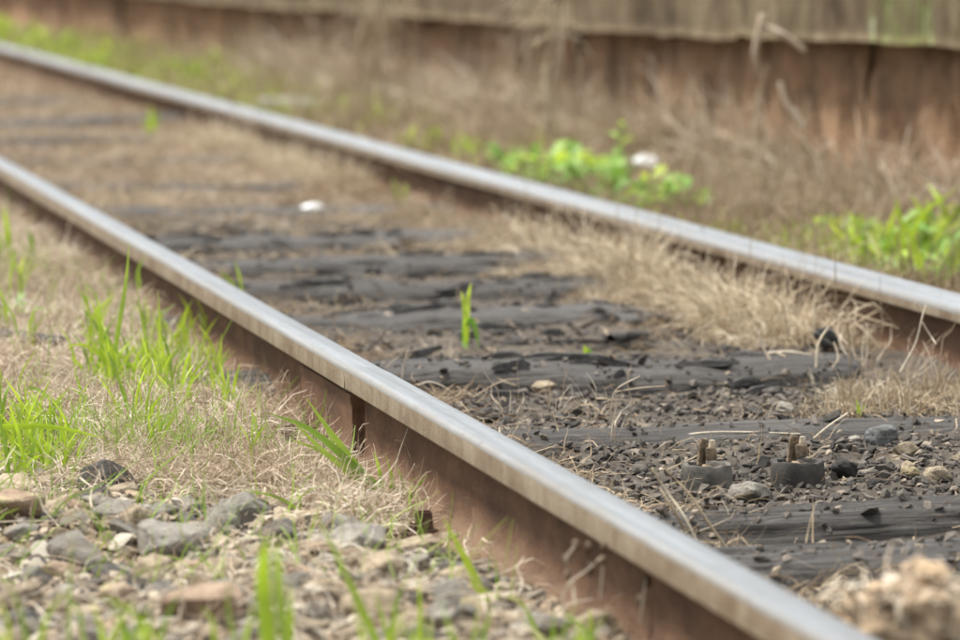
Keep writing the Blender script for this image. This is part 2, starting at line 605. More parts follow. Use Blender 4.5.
def extrude(profile, v0, v1, step, side, mat_of, mats, name, wob=0.0, closed=True, jag=None):
    """profile [(w, z)] in the rail's own frame, w towards the gauge side"""
    n = max(2, int((v1 - v0) / step) + 1)
    vs = np.linspace(v0, v1, n)
    P = np.array(profile)
    k = len(P)
    V = np.zeros((n, k, 3))
    V[:, :, 0] = P[:, 0][None] * side
    V[:, :, 1] = vs[:, None]
    V[:, :, 2] = P[:, 1][None]
    if wob:
        V[:, :, 0] += wob * vnoise(vs * 1.3, vs * 0 + 3, 5)[:, None]
        V[:, :, 2] += wob * vnoise(vs * 1.1, vs * 0 + 9, 6)[:, None]
    if jag: jag(V, vs)
    faces, mi = [], []
    for i in range(n - 1):
        for j in range(k if closed else k - 1):
            j2 = (j + 1) % k
            q = [i * k + j, i * k + j2, (i + 1) * k + j2, (i + 1) * k + j]
            faces.append(q if side > 0 else q[::-1])
            mi.append(mat_of(j))
    me = bpy.data.meshes.new(name)
    caps = []
    if closed:
        caps = [list(range(k)), [(n - 1) * k + j for j in range(k)][::-1]]
        if side > 0: caps = [c[::-1] for c in caps]
    me.from_pydata(V.reshape(-1, 3).tolist(), [], faces + caps)
    for m in mats: me.materials.append(m)
    mi += [len(mats) - 1] * len(caps)
    me.polygons.foreach_set('material_index', np.array(mi, np.int32))
    bm = bmesh.new(); bm.from_mesh(me)
    bmesh.ops.recalc_face_normals(bm, faces=bm.faces)
    bm.to_mesh(me); bm.free()
    me.polygons.foreach_set('use_smooth', np.full(len(me.polygons), True))
    me.set_sharp_from_angle(angle=R(38))
    return me


HEAD = [(-.0325, -.029), (-.0325, -.0065), (-.0316, -.0035), (-.0295, -.0014), (-.0262, -.0004), (-.018, -.0004), (-.004, -.002), (.010, -.0042), (.020, -.0068),
        (.027, -.0096), (.0315, -.0135), (.0325, -.018), (.0325, -.030), (.028, -.034), (.008, -.0395), (-.008, -.0395), (-.028, -.033)]
WEB = [(-.008, -.0395), (.008, -.0395), (.0068, -.05), (.0062, -.09), (.0075, -.112), (.0125, -.1185), (-.0125, -.1185), (-.0075, -.112), (-.0062, -.09), (-.0068, -.05)]
FOOT = [(-.0125, -.1185), (.0125, -.1185), (.05, -.128), (.05, -.135), (-.05, -.135), (-.05, -.128)]
PLATE = [(-.010, -.0385), (-.0235, -.040), (-.0245, -.046), (-.0215, -.055), (-.0215, -.106), (-.0255, -.114), (-.0125, -.1165), (-.0065, -.11), (-.0065, -.05)]


def rail(u, side, v0, v1, label, jag=None, plate=None):
    root = empty('steel_rail', W(u, v0, 0), TH, label=label, cat='rail', group='rails of the track')
    L = v1 - v0
    hm = lambda j: 0 if 1 <= j <= 10 else 1
    link('rail_head', extrude(HEAD, 0, L, .06 if jag else .25, side, hm, [M['steel'], M['dusty_rust']], 'rail_head', .0012, jag=jag), root)
    link('rail_web', extrude(WEB, 0, L, .25, side, lambda j: 0, [M['brown_rust']], 'rail_web', .0012), root)
    link('rail_foot', extrude(FOOT, 0, L, .25, side, lambda j: 0, [M['brown_rust']], 'rail_foot', .0012), root)
    if plate:
        link('joint_bar', extrude(PLATE, plate[0], plate[1], .25, side, lambda j: 0, [M['brown_rust']], 'joint_bar'), root)
    return root


def chip(V, vs):      # battered end of the far length at the joint
    e = sstep(.10, 0, vs)
    V[:, 1:5, 2] -= (.0022 * e)[:, None]
    V[:, 1:3, 0] += (.002 * e)[:, None]


rail(-.5405, 1, -2.0, VJ - .004, 'closer length of the left rail, rusty web, running out of the bottom edge')
rail(-.5405, 1, VJ + .004, 70, 'farther length of the left rail, beyond the joint, running to the left edge', jag=chip, plate=(.004, .40))
rail(.5405, -1, -2.0, 70, 'unbroken rail on the platform wall side, grey worn top and dark web')

# ------------------------------------------------------------------ sleepers
def sleeper_mesh(L, wdt, dep, seed, rough=1.0):
    """an old log-like timber, its top eroded along the grain"""
    nl, nc = 130, 40
    xs = np.linspace(-L / 2, L / 2, nl)
    a = np.linspace(0, 2 * math.pi, nc, endpoint=False)
    e = .5
    cx = np.sign(np.cos(a)) * np.abs(np.cos(a)) ** e
    cz = np.sign(np.sin(a)) * np.abs(np.sin(a)) ** e
    X = np.repeat(xs[:, None], nc, 1)
    wv = 1 + .30 * rough * vnoise(xs * 3.6, xs * 0 + seed, seed) + .12 * rough * vnoise(xs * 13, xs * 0 + seed, seed + 8)
    Yv = cx[None] * wdt / 2 * wv[:, None] + (.015 * rough * vnoise(xs * 2, xs * 0 + 7, seed + 3))[:, None]
    Z = np.repeat(cz[None] * dep / 2, nl, 0) - dep / 2
    top = np.clip(cz[None], 0, 1)
    g = .006 * vnoise(X * 4, a[None] * 14 + seed, seed + 1) + .005 * vnoise(X * 9, a[None] * 30, seed + 2)
    g -= .014 * sstep(.45, .8, vnoise(X * 2.2 + 5, a[None] * 9, seed + 4))
    g -= .016 * sstep(.5, .9, vnoise(X * 7 + 5, a[None] * 2.5, seed + 5))
    g -= .016 * sstep(.35, .75, vnoise(X * 3.1 + 2, a[None] * 3.3 + seed, seed + 12))
    Z = Z + top * rough * g + ((.014 * rough * vnoise(xs * 2.3, xs * 0, seed + 9) + .006 * rough * vnoise(xs * 9, xs * 0, seed + 10)))[:, None] * top
    Yv = Yv + .012 * rough * vnoise(X * 8, a[None] * 7, seed + 6)
    taper = sstep(0, .04, L / 2 - np.abs(xs))
    Yv *= (.8 + .2 * taper)[:, None]
    V = np.stack([X, Yv, Z], -1).reshape(-1, 3)
    idx = np.arange(nl * nc).reshape(nl, nc)
    j2 = np.roll(idx, -1, 1)
    f = np.stack([idx[:-1], j2[:-1], j2[1:], idx[1:]], -1).reshape(-1, 4)
    V = np.concatenate([V, [[-L / 2, 0, -dep / 2], [L / 2, 0, -dep / 2]]])
    c0, c1 = len(V) - 2, len(V) - 1
    caps0 = [[c0, idx[0, (j + 1) % nc], idx[0, j], idx[0, j]] for j in range(nc)]
    me = bpy.data.meshes.new('sleeper')
    fl = f[:, ::-1].tolist()
    fl += [[c0, int(idx[0, j]), int(idx[0, (j + 1) % nc])] for j in range(nc)]
    fl += [[c1, int(idx[-1, (j + 1) % nc]), int(idx[-1, j])] for j in range(nc)]
    me.from_pydata(V.tolist(), [], fl)
    bm = bmesh.new(); bm.from_mesh(me)
    bmesh.ops.recalc_face_normals(bm, faces=bm.faces)
    bm.to_mesh(me); bm.free()
    for p in me.polygons: p.use_smooth = True
    return me


SLEEPERS = [   # v, width, top z, tilt along u, material, label
    (4.11, .17, -.103, .010, 'wood_grey', 'grey split sleeper nearest the bottom right corner, dark hollow along its front edge'),
    (4.42, .12, -.102, .004, 'wood', 'thin dark sleeper edge just in front of the two capped bolts'),
    (5.24, .17, -.117, .003, 'wood', 'flat blackish sleeper sunk level with the gravel behind the two capped bolts'),
    (5.93, .27, -.097, .006, 'wood', 'thick rounded black sleeper in front of the green seedling, bulging at its right end'),
    (6.86, .26, -.098, .0, 'wood_grey', 'cracked grey sleeper right behind the green seedling'),
    (7.45, .26, -.094, -.004, 'wood', 'second weathered sleeper behind the green seedling, split lengthwise'),
    (8.05, .22, -.094, .006, 'wood_grey', 'third weathered sleeper behind the green seedling, right end under golden dry grass'),
    (8.72, .20, -.098, .0, 'wood_grey', 'bluish grey sleeper with a dark lump on its left end'),
    (9.75, .24, -.104, .002, 'wood_grey', 'half buried grey sleeper just beyond the white pebble'),
    (10.8, .24, -.103, .002, 'wood', 'mostly buried sleeper beneath brown litter beyond the half buried grey one'),
    (12.1, .24, -.104, .002, 'wood_grey', 'pale grey sleeper edge with a dark line behind it far up the track'),
    (13.4, .24, -.098, .002, 'wood', 'dark far sleeper at the left edge, closer of the two blackish ones'),
    (14.6, .26, -.090, .002, 'wood', 'dark far sleeper at the left edge, farther of the two blackish ones'),
    (16.6, .26, -.096, .002, 'wood', 'farthest sleeper made out at the left edge below the far rail'),
]
for i, (v, wd, tz, tilt, mt, lab) in enumerate(SLEEPERS):
    me = sleeper_mesh(1.02 if i < 2 else 1.31 if i == 3 else 1.9, wd, .13, 20 + 11 * i, [.4, .45, .45, .7, .8, .75, .75, .7][min(i, 7)])
    me.materials.append(M[mt])
    uo = 0.02 if i < 2 else -.29 if i == 3 else 0.0
    o = link('wooden_sleeper', me, None, W(uo, v, tz), label=lab, cat='sleeper', group='wooden sleepers under the rails')
    o.rotation_euler = (random.uniform(-.03, .03), -tilt, TH + random.uniform(-.012, .012))

from mathutils.bvhtree import BVHTree


def sleeper_tree():
    bpy.context.view_layer.update()
    V, F = [], []
    for o in bpy.data.objects:
        if o.name.startswith('wooden_sleeper'):
            k = len(V)
            V += [o.matrix_world @ v_.co for v_ in o.data.vertices]
            F += [[i + k for i in p.vertices] for p in o.data.polygons]
    return BVHTree.FromPolygons(V, F)


TREE = sleeper_tree()


def surf(x, y):
    z = gz(x, y)
    h = TREE.ray_cast(Vector((x, y, .2)), Vector((0, 0, -1)))[0]
    return max(z, h.z) if h is not None else z


# ------------------------------------------------------------------ platform wall
UWALL = 1.58


def coping_z(v):
    return float(np.interp(v, [6, 8.77, 11.7, 15.2, 21.7, 60], [.43, .406, .378, .359, .333, .32]))


def build_wall():
    root = empty('platform_wall', W(UWALL, 9, -.1), TH, label='long reddish brown platform wall with overhanging mossy coping behind the track', cat='wall')
    rr = random.Random(5)
    v = 3.0
    k = 0
    while v < 48:
        wd = rr.choice([.22, .36, .5, .7, .9]) * (1 if v < 22 else 3)
        n_v, n_z = max(4, int(wd / .025)) if v < 22 else 4, 22
        z1 = coping_z(v) + .02
        vs = np.linspace(0.004, wd - .004, n_v)
        zs = np.linspace(-.06, z1 + .1, n_z)
        a, b = np.meshgrid(vs, zs, indexing='ij')
        off = rr.uniform(-.006, .012)
        d = .014 * vnoise((a + v) * 9, b * 3, 31) + .008 * vnoise((a + v) * 30, b * 9, 32) + .018 * sstep(.3, .7, vnoise((a + v) * 6, b * 5, 33))
        edge = np.minimum(a, wd - a)
        d = d + .02 * sstep(.03, 0, edge)
        fu = .025 + off + d
        P = np.stack([fu, a + v - 9, b], -1)
        back = P.copy()
        back[..., 0] = .16
        n = n_v * n_z
        idx = np.arange(n).reshape(n_v, n_z)
        F = np.stack([idx[:-1, :-1], idx[:-1, 1:], idx[1:, 1:], idx[1:, :-1]], -1).reshape(-1, 4)
        rim = np.concatenate([idx[:, 0], idx[-1, 1:], idx[-2::-1, -1], idx[0, -2:0:-1]])
        r2 = np.roll(rim, -1)
        G = np.stack([rim, rim + n, r2 + n, r2], -1)
        VV = np.concatenate([P.reshape(-1, 3), back.reshape(-1, 3)])
        me = np_mesh('wall_panel', VV, np.concatenate([F, G]), M['wall'], True)
        link('wall_panel', me, root)
        v += wd
        k += 1
    # solid core behind the panels so no gap looks through
    def box(name, u0, u1, v0, v1, z0, z1, m):
        bm = bmesh.new()
        bmesh.ops.create_cube(bm, size=1, matrix=Matrix.Translation(((u0 + u1) / 2, (v0 + v1) / 2, (z0 + z1) / 2)) @ Matrix.Diagonal((u1 - u0, v1 - v0, z1 - z0, 1)))
        return link(name, bm_mesh(name, bm, m), root)
    box('wall_core', .06, .5, -6.2, 40, -.2, .42, M['wall'])
    v = 5.15
    first = True
    while v < 48:
        ln = rr.uniform(1.5, 2.3)
        n_v, n_z = int(ln / .04), 12
        vs = np.linspace(.004, ln - .004, n_v)
        zb = np.array([coping_z(v + x) for x in vs]) + rr.uniform(-.006, .006)
        tz = np.linspace(0, 1, n_z)
        a = np.repeat(vs[:, None], n_z, 1)
        top = .735 + rr.uniform(-.006, .006)
        edge = np.minimum(a, ln - a)
        b = zb[:, None] + .005 * vnoise((a + v) * 5, a * 0, 41) * (1 - tz)[None] - .0 + (top - zb[:, None]) * tz[None]
        fu = -.06 + .014 * vnoise((a + v) * 3.1, b * 5, 42) + .004 * vnoise((a + v) * 25, b * 7, 43) + .02 * sstep(.03, 0, edge)
        P = np.stack([fu, a + v - 9, b], -1)
        back = P.copy()
        back[..., 0] = .3
        n = n_v * n_z
        idx = np.arange(n).reshape(n_v, n_z)
        F = np.stack([idx[:-1, :-1], idx[:-1, 1:], idx[1:, 1:], idx[1:, :-1]], -1).reshape(-1, 4)
        rim = np.concatenate([idx[:, 0], idx[-1, 1:], idx[-2::-1, -1], idx[0, -2:0:-1]])
        r2 = np.roll(rim, -1)
        G = np.stack([rim, rim + n, r2 + n, r2], -1)
        VV = np.concatenate([P.reshape(-1, 3), back.reshape(-1, 3)])
        av = (VV[:, 1] + 9)
        moss = sstep(8.90, 9.02, av) * sstep(9.46, 9.34, av)
        moss = np.maximum(moss, .10 * sstep(.6, .85, vnoise(av * 1.7, av * 0, 44)))
        me = np_mesh('coping_slab', VV, np.concatenate([F, G]), M['coping'], True, moss)
        link('coping_slab', me, root)
        v += ln
    bm = bmesh.new()
    x = [W(UWALL + .3, 3), W(UWALL + 9, 3), W(UWALL + 9, 48), W(UWALL + .3, 48)]
    lo = [bm.verts.new((p[0], p[1], -.2)) for p in x]
    hi = [bm.verts.new((p[0], p[1], .632)) for p in x]
    bm.faces.new(hi)
    bm.faces.new(lo[::-1])
    for i in range(4): bm.faces.new((lo[i], lo[(i + 1) % 4], hi[(i + 1) % 4], hi[i]))
    link('platform_paving', bm_mesh('platform_paving', bm, M['paving']), kind='structure')


build_wall()

# ------------------------------------------------------------------ stones
def rock_bm(seed, pts=20, flat=.62, bevel=.05):
    r = np.random.default_rng(seed)
    p = r.normal(size=(pts, 3))
    p /= np.linalg.norm(p, axis=1)[:, None]
    p *= (.78 + .3 * r.random(pts))[:, None]
    p *= np.array([1.0, .55 + .35 * r.random(), flat * (.75 + .5 * r.random())])
    p *= .5
    bm = bmesh.new()
    for q in p: bm.verts.new(q)
    res = bmesh.ops.convex_hull(bm, input=bm.verts)
    bmesh.ops.delete(bm, geom=[g for g in res['geom_interior'] if isinstance(g, bmesh.types.BMVert)], context='VERTS')
    loose = [v_ for v_ in bm.verts if not v_.link_faces]
    if loose: bmesh.ops.delete(bm, geom=loose, context='VERTS')
    bmesh.ops.dissolve_limit(bm, angle_limit=R(16), verts=bm.verts, edges=bm.edges)
    if bevel:
        bmesh.ops.bevel(bm, geom=list(bm.edges), offset=bevel, segments=1, profile=.5, affect='EDGES', clamp_overlap=True)
    bmesh.ops.recalc_face_normals(bm, faces=bm.faces)
    return bm


def rock_data(seed, mat, hero=False, **k):
    bm = rock_bm(seed, **k)
    if hero:
        bmesh.ops.triangulate(bm, faces=bm.faces)
        bmesh.ops.subdivide_edges(bm, edges=bm.edges, cuts=3, use_grid_fill=True)
        for v_ in bm.verts:
            x, y, z = v_.co
            d = .022 * float(vnoise(x * 6 + z * 3, y * 6 - z * 4, seed)) + .018 * float(vnoise(x * 15 + z * 9, y * 15 + z * 7, seed + 1))
            v_.co += v_.normal * d if v_.normal.length else Vector()
    me = bm_mesh('stone', bm, mat, hero)
    if hero: me.set_sharp_from_angle(angle=R(24))
    return me


def rock_arrays(seed, pts=11):
    bm = rock_bm(seed, pts, .7, 0)
    bmesh.ops.triangulate(bm, faces=bm.faces)
    bm.verts.index_update()
    V = np.array([v_.co[:] for v_ in bm.verts])
    F = np.array([[v_.index for v_ in f.verts] for f in bm.faces])
    bm.free()
    return V, F


HERO = [  # px, py (foot), width px, height/width, material, seed, turn, label
    (104, 499, 62, .60, 'stone_dark', 3, .3, 'dark charcoal angular stone at the edge of the dry grass, largest dark stone there'),
    (224, 537, 40, .85, 'stone_moss', 9, 1.2, 'rounded grey stone with a mossy pale top in front of the dry grass mat'),
    (206, 628, 88, .48, 'stone_red', 14, .2, 'big blurred reddish tan boulder behind the nearest grass blades'),
    (166, 566, 78, .52, 'stone_pale', 21, .5, 'pale wedge shaped stone with one black broken face, centre of the ballast'),
    (76, 575, 66, .58, 'stone_grey', 27, 2.2, 'broad grey block with a flat pale top beside the wedge shaped stone'),
    (66, 541, 42, .62, 'stone_pale', 33, 1.0, 'whitish topped stone behind the broad grey block'),
    (112, 581, 56, .26, 'stone_dark', 39, .1, 'thin flat dark slate in front of the broad grey block'),
    (122, 502, 34, .5, 'stone_tan', 45, .7, 'small orange tan stone right below the dark charcoal stone'),
    (118, 520, 52, .34, 'stone_grey', 51, 0, 'flat grey brown slab lying just below the dark charcoal stone'),
    (10, 500, 56, .42, 'stone_tan', 57, 2.0, 'yellowish tan stone cut by the left edge'),
    (194, 546, 38, .6, 'stone_grey', 63, .2, 'grey pyramid stone leaning beside the mossy topped stone'),
    (6, 548, 30, .7, 'stone_pale', 69, .9, 'cream stone with a dark hole at the left edge'),
    (452, 546, 34, .85, 'stone_tan', 75, .4, 'yellow tan stone wedged between the rusty bolt head and the rail'),
    (397, 540, 40, .45, 'stone_tan', 81, .2, 'flat sandy stone on the left of the rusty bolt head'),
    (414, 561, 62, .42, 'stone_tan', 87, .1, 'broad sandy stone in front of the rusty bolt head'),
    (383, 582, 52, .5, 'stone_tan', 93, 1.6, 'low tan stone below the long arched grass blade'),
    (300, 588, 34, .6, 'stone_red', 99, 1.1, 'small rusty orange stone between blurred grass blades'),
    (72, 617, 40, .6, 'stone_tan', 105, .3, 'blurred round tan stone near the bottom left'),
    (22, 306, 46, .4, 'stone_pale', 111, .1, 'pale grey stone behind the leafy weed at the left edge'),
    (845, 481, 27, .85, 'stone_coal', 117, .2, 'pitch black lump right of the second capped bolt'),
    (883, 446, 36, .55, 'stone_blue', 123, .4, 'blue grey stone with a dark front among the coal gravel'),
    (907, 458, 28, .55, 'stone_tan', 129, .2, 'tan stone right in front of the blue grey stone'),
    (910, 479, 20, .6, 'stone_red', 135, .7, 'rounded brown stone between black lump and orange tan one'),
    (938, 483, 30, .55, 'stone_tan', 141, .3, 'orange tan flat topped stone close to the right edge'),
    (752, 504, 48, .45, 'stone_grey', 147, .6, 'pale grey shard standing on the thin sleeper below the capped bolts'),
    (590, 392, 40, .4, 'stone_blue', 153, .1, 'bluish flat shard in front of the thick rounded sleeper'),
    (545, 393, 30, .4, 'stone_tan', 159, .8, 'brownish flat shard in front of the thick rounded sleeper'),
    (311, 216, 26, .45, 'litter_white', 165, .2, 'blurred white pebble between the rails'),
    (232, 243, 20, .6, 'stone_coal', 171, .3, 'black lump at the left end of the bluish grey sleeper'),
    (826, 352, 26, 1.0, 'stone_coal', 177, .3, 'black lump against the foot of the far rail'),
    (287, 116, 66, .30, 'stone_pale', 183, .1, 'blurred pale pinkish rubble slab beyond the far rail'),
    (258, 114, 30, .5, 'stone_pale', 189, .6, 'blurred pale chunk at the left end of the rubble slab'),
    (594, 640, 56, .5, 'stone_tan', 195, .6, 'blurred brown stone under the near rail at the bottom edge'),
]
hero_spots = []
for (px, py, wp, hr, mt, seed, turn, lab) in HERO:
    p = on_ground(px, py)
    r_ = wp / FPX * p.y
    me = rock_data(seed, M[mt], True, pts=22, flat=.8, bevel=.05)
    xs = [v_.co for v_ in me.vertices]
    # normalise to the seen width and height, foot slightly sunk
    rot = Matrix.Rotation(turn, 3, 'Z')
    xs = [rot @ x for x in xs]
    wx = max(x.x for x in xs) - min(x.x for x in xs)
    hz = max(x.z for x in xs) - min(x.z for x in xs)
    z0 = min(x.z for x in xs)
    for v_, x in zip(me.vertices, xs):
        v_.co = (x.x / wx * r_, x.y / wx * r_ * .95, (x.z - z0) / hz * r_ * hr * 1.15 - r_ * hr * .15)
    o = link('stone', me, None, (p.x, p.y + r_ * .35, p.z), label=lab, cat='stone')
    o.rotation_euler = (random.uniform(-.06, .06), random.uniform(-.08, .08), 0)
    hero_spots.append((p.x, p.y + r_ * .35, r_ * .5))

PROTO = [rock_data(300 + i, M['stone_grey'], False, pts=15 + i % 6, flat=.52, bevel=.03) for i in range(14)]


def free_of_heroes(x, y, r):
    return all((x - a) ** 2 + (y - b) ** 2 > (c * .8 + r * .3) ** 2 for a, b, c in hero_spots)


def ballast_edge(u):      # v up to which bare ballast shows, left of the near rail
    return np.interp(u, [-1.6, -1.0, -.8, -.66, -.58], [5.1, 4.92, 4.6, 4.32, 4.2]) + .0


LEFT_KIND = [('stone_grey', 'grey', .36), ('stone_tan', 'tan', .30), ('stone_pale', 'pale', .10), ('stone_dark', 'charcoal', .12), ('stone_red', 'reddish brown', .12)]
DARK_KIND = [('stone_dark', 'charcoal', .58), ('stone_grey', 'dull grey', .22), ('stone_coal', 'black', .12), ('stone_tan', 'tan', .08)]


def pick(kinds):
    x = random.random()
    for k in kinds:
        x -= k[2]
        if x <= 0: return k
    return kinds[0]


ANCH = {}


NTH = {}


def near_anchor(kind, x, y):
    return min(ANCH[kind], key=lambda a: (a[0] - x) ** 2 + ((a[1] - y) * .5) ** 2)[2]


def anchors(kind, rows):
    ANCH[kind] = []
    for px, py, ph in rows:
        p = on_ground(px, py)
        ANCH[kind].append((p.x, p.y, ph))


anchors('left', [(104, 499, 'beside the dark charcoal stone'), (224, 537, 'beside the mossy topped stone'), (206, 625, 'round the big reddish boulder'), (166, 566, 'beside the pale wedge shaped stone'),
                 (50, 570, 'beside the broad grey block'), (420, 545, 'round the rusty square bolt head'), (10, 500, 'near the yellowish stone at the left edge'), (300, 588, 'between the blurred grass blades'),
                 (383, 582, 'in front of the sandy stones near the rail'), (500, 610, 'under the web of the near rail'), (40, 625, 'near the bottom left corner'), (310, 545, 'below the dry clumps')])
anchors('dark', [(705, 488, 'by the grey collared bolt'), (799, 488, 'by the black collared bolt'), (883, 446, 'by the blue grey stone'), (938, 483, 'by the orange tan stone at the right edge'), (590, 400, 'in front of the thick rounded sleeper'),
                 (740, 405, 'in front of the bulging sleeper end'), (850, 530, 'between the two nearest sleepers'), (560, 450, 'along the inner foot of the near rail'), (560, 345, 'behind the thick rounded sleeper'), (900, 600, 'near the dry root clump')])


def put_stone(u, v, size, kind, place, grp):
    x, y, _ = W(u, v)
    if not free_of_heroes(x, y, size): return False
    o = bpy.data.objects.new('stone', random.choice(PROTO))
    COL.objects.link(o)
    o.location = (x, y, surf(x, y) + size * random.uniform(.02, .2))
    o.scale = (size, size * random.uniform(.8, 1.1), size * random.uniform(.7, 1.15))
    o.rotation_euler = (random.gauss(0, .3), random.gauss(0, .3), random.uniform(0, 6.28))
    o.material_slots[0].link = 'OBJECT'
    o.material_slots[0].material = M[kind[0]]
    tag(o, '%s angular %s stone lying %s' % ('chunky' if size > .038 else 'middling' if size > .024 else 'small', kind[1], near_anchor(place, x, y)), 'stone', '%s stones %s' % (kind[1], grp))
    return True


n_, tries = 0, 0
while n_ < 200 and tries < 9000:
    tries += 1
    y = random.uniform(3.72, 5.0)
    x = random.uniform(-.135, .04) * y
    u, v = UV(x, y)
    if not (-1.35 < u < -.6): continue
    if v > ballast_edge(u) + random.uniform(-.1, .12): continue
    size = min(.095, .032 + abs(random.gauss(0, .027)))
    n_ += put_stone(u, v, size, pick(LEFT_KIND), 'left', 'in the left ballast')
n_, tries = 0, 0
while n_ < 100 and tries < 6000:
    tries += 1
    v = random.uniform(3.9, 6.0)
    u = random.uniform(-.40, .44)
    x, y, _ = W(u, v)
    if abs(x / y) > .135: continue
    if any(abs(v - s[0]) < s[1] * .55 + (.05 if s[0] < 4.5 else 0) for s in SLEEPERS) and random.random() < .93: continue
    tan = u > .2 and v < 5.3
    k = pick(DARK_KIND)
    if tan and random.random() < .45: k = ('stone_tan', 'tan')
    size = min(.045, .016 + abs(random.gauss(0, .012)))
    n_ += put_stone(u, v, size, k, 'dark', 'in the dark gravel')


def stone_stuff(name, label, pts, sizes, tints, mat, seed):
    base = [rock_arrays(seed + i, 10 + i % 4) for i in range(10)]
    VV, FF, TT = [], [], []
    o = 0
    for (u, v), s, t in zip(pts, sizes, tints):
        V, F = base[random.randrange(10)]
        m = np.array(Euler((random.gauss(0, .4), random.gauss(0, .4), random.uniform(0, 6.28))).to_matrix())
        P = (V * s * np.array([1, 1, .62])) @ m.T
        x, y, _ = W(u, v)
        P = P + np.array([x, y, (surf(x, y) if abs(u) < 1 else float(ground(u, v))) + s * random.uniform(0, .22)])
        VV.append(P); FF.append(F + o); TT.append(np.full(len(P), t))
        o += len(P)
    me = np_mesh(name, np.concatenate(VV), np.concatenate(FF), mat, False, np.concatenate(TT))
    link(name, me, label=label, kind='stuff')


def sample(n, vmin, vmax, umin, umax, dens, spread=.16, power=1.0):
    """n ground points, denser near the viewpoint, kept by dens(u, v) in 0..1"""
    out = []
    tot = 0
    while tot < n:
        y = vmin * (vmax / vmin) ** rng.random(n * 2) if power else rng.uniform(vmin, vmax, n * 2)
        x = rng.uniform(-spread, spread, n * 2) * y
        u, v = UV(x, y)
        ok = (u > umin) & (u < umax) & (np.abs(np.abs(u) - .5405) > .034)
        k = rng.random(n * 2) < dens(u, v)
        ok &= k
        out.append(np.stack([u[ok], v[ok]], -1))
        tot += ok.sum()
        if len(out) > 60: break
    return np.concatenate(out)[:n]


P_ = sample(4200, 3.5, 6.2, -1.6, -.56, lambda u, v: np.where(v < ballast_edge(u) + .12 * vnoise(u * 6, v * 6, 8), 1, .10))
stone_stuff('ballast_gravel', 'mixed grey and tan ballast gravel beside the near rail', P_, np.clip(.010 + np.abs(rng.normal(0, .016, len(P_))), 0, .05), rng.random(len(P_)), M['gravel_left'], 500)
P_ = sample(11000, 3.6, 9.5, -.47, .47, lambda u, v: (np.where(v < 6.2, 1, .3) * .9 + .1) * np.clip(1 - .8 * sum(sstep(s_[1] * .55, s_[1] * .4, np.abs(v - s_[0])) for s_ in SLEEPERS[:8]), .05, 1) * (1 - .97 * np.clip(sstep(.055, .03, np.abs(v - 3.985)) + sstep(.05, .03, np.abs(v - 4.325)), 0, 1) * sstep(-.42, -.1, u)))
stone_stuff('dark_gravel', 'dark coaly gravel between the rails', P_, np.clip(.006 + np.abs(rng.normal(0, .009, len(P_))), 0, .030), np.clip(rng.beta(1.6, 2.6, len(P_)) + .25 * sstep(.15, .4, P_[:, 0]) * sstep(5.6, 5.0, P_[:, 1]), 0, 1), M['gravel_dark'], 540)
P_ = sample(1400, 6, 22, .6, 1.5, lambda u, v: u * 0 + 1)
stone_stuff('verge_gravel', 'scattered pebbles on the verge below the wall', P_, np.clip(.008 + np.abs(rng.normal(0, .008, len(P_))), 0, .03), rng.random(len(P_)), M['gravel_left'], 580)

# ------------------------------------------------------------------ grass as ribbons
def ribbons(base, az, el, L, Wd, droop, curl, tint, seg=4, tip=.25, kink=0.0):
    """N ribbons (arrays); returns verts, quads, tints"""
    N = len(base)
    p = np.array(base, float)
    V = np.zeros((N, seg + 1, 2, 3))
    tw = rng.uniform(-1.2, 1.2, N)
    for s in range(seg + 1):
        t = s / seg
        d = np.stack([np.cos(az) * np.cos(el), np.sin(az) * np.cos(el), np.sin(el)], -1)
        side = np.stack([-np.sin(az), np.cos(az), np.zeros(N)], -1)
        up = np.cross(d, side)
        c = side * np.cos(tw)[:, None] + up * np.sin(tw)[:, None]
        wdt = Wd * (1 - (1 - tip) * t ** 1.5) * .5
        V[:, s, 0] = p - c * wdt[:, None]
        V[:, s, 1] = p + c * wdt[:, None]
        p = p + d * (L / seg)[:, None]
        el = el - droop / seg + (rng.normal(0, kink, N) if kink else 0)
        az = az + curl / seg + (rng.normal(0, kink, N) if kink else 0)
    idx = np.arange(N * (seg + 1) * 2).reshape(N, seg + 1, 2)
    F = np.stack([idx[:, :-1, 0], idx[:, :-1, 1], idx[:, 1:, 1], idx[:, 1:, 0]], -1).reshape(-1, 4)
    T = np.repeat(tint, (seg + 1) * 2)
    return V.reshape(-1, 3), F, T


def straw_stuff(name, label, pts, mat, L=(.03, .11), Wd=(.0012, .0028), el=(-.1, .7), lift=.012, seg=4, kink=.35, tint=(0.05, 1.0), droop=(0, 1.2)):
    N = len(pts)
    u, v = pts[:, 0], pts[:, 1]
    X, Y, _ = W(u, v)
    Z = ground(u, v) + rng.uniform(0, lift, N)
    base = np.stack([X, Y, Z], -1)
    d = np.maximum(1, Y / 6.0)          # far blades are fewer and so a little broader
    VV, FF, TT = ribbons(base, rng.uniform(0, 6.283, N), rng.uniform(el[0], el[1], N) ** 1, rng.uniform(*L, N) * d ** .25, rng.uniform(*Wd, N) * d ** .8,
                         rng.uniform(*droop, N), rng.normal(0, .7, N), np.clip(rng.uniform(tint[0], tint[1], N) * (.75 + .35 * vnoise(u * 4, v * 4, 77)), 0, 1), seg, .35, kink)
    me = np_mesh(name, VV, FF, mat, False, TT)
    link(name, me, label=label, kind='stuff')


BOLT = on_ground(421, 543)


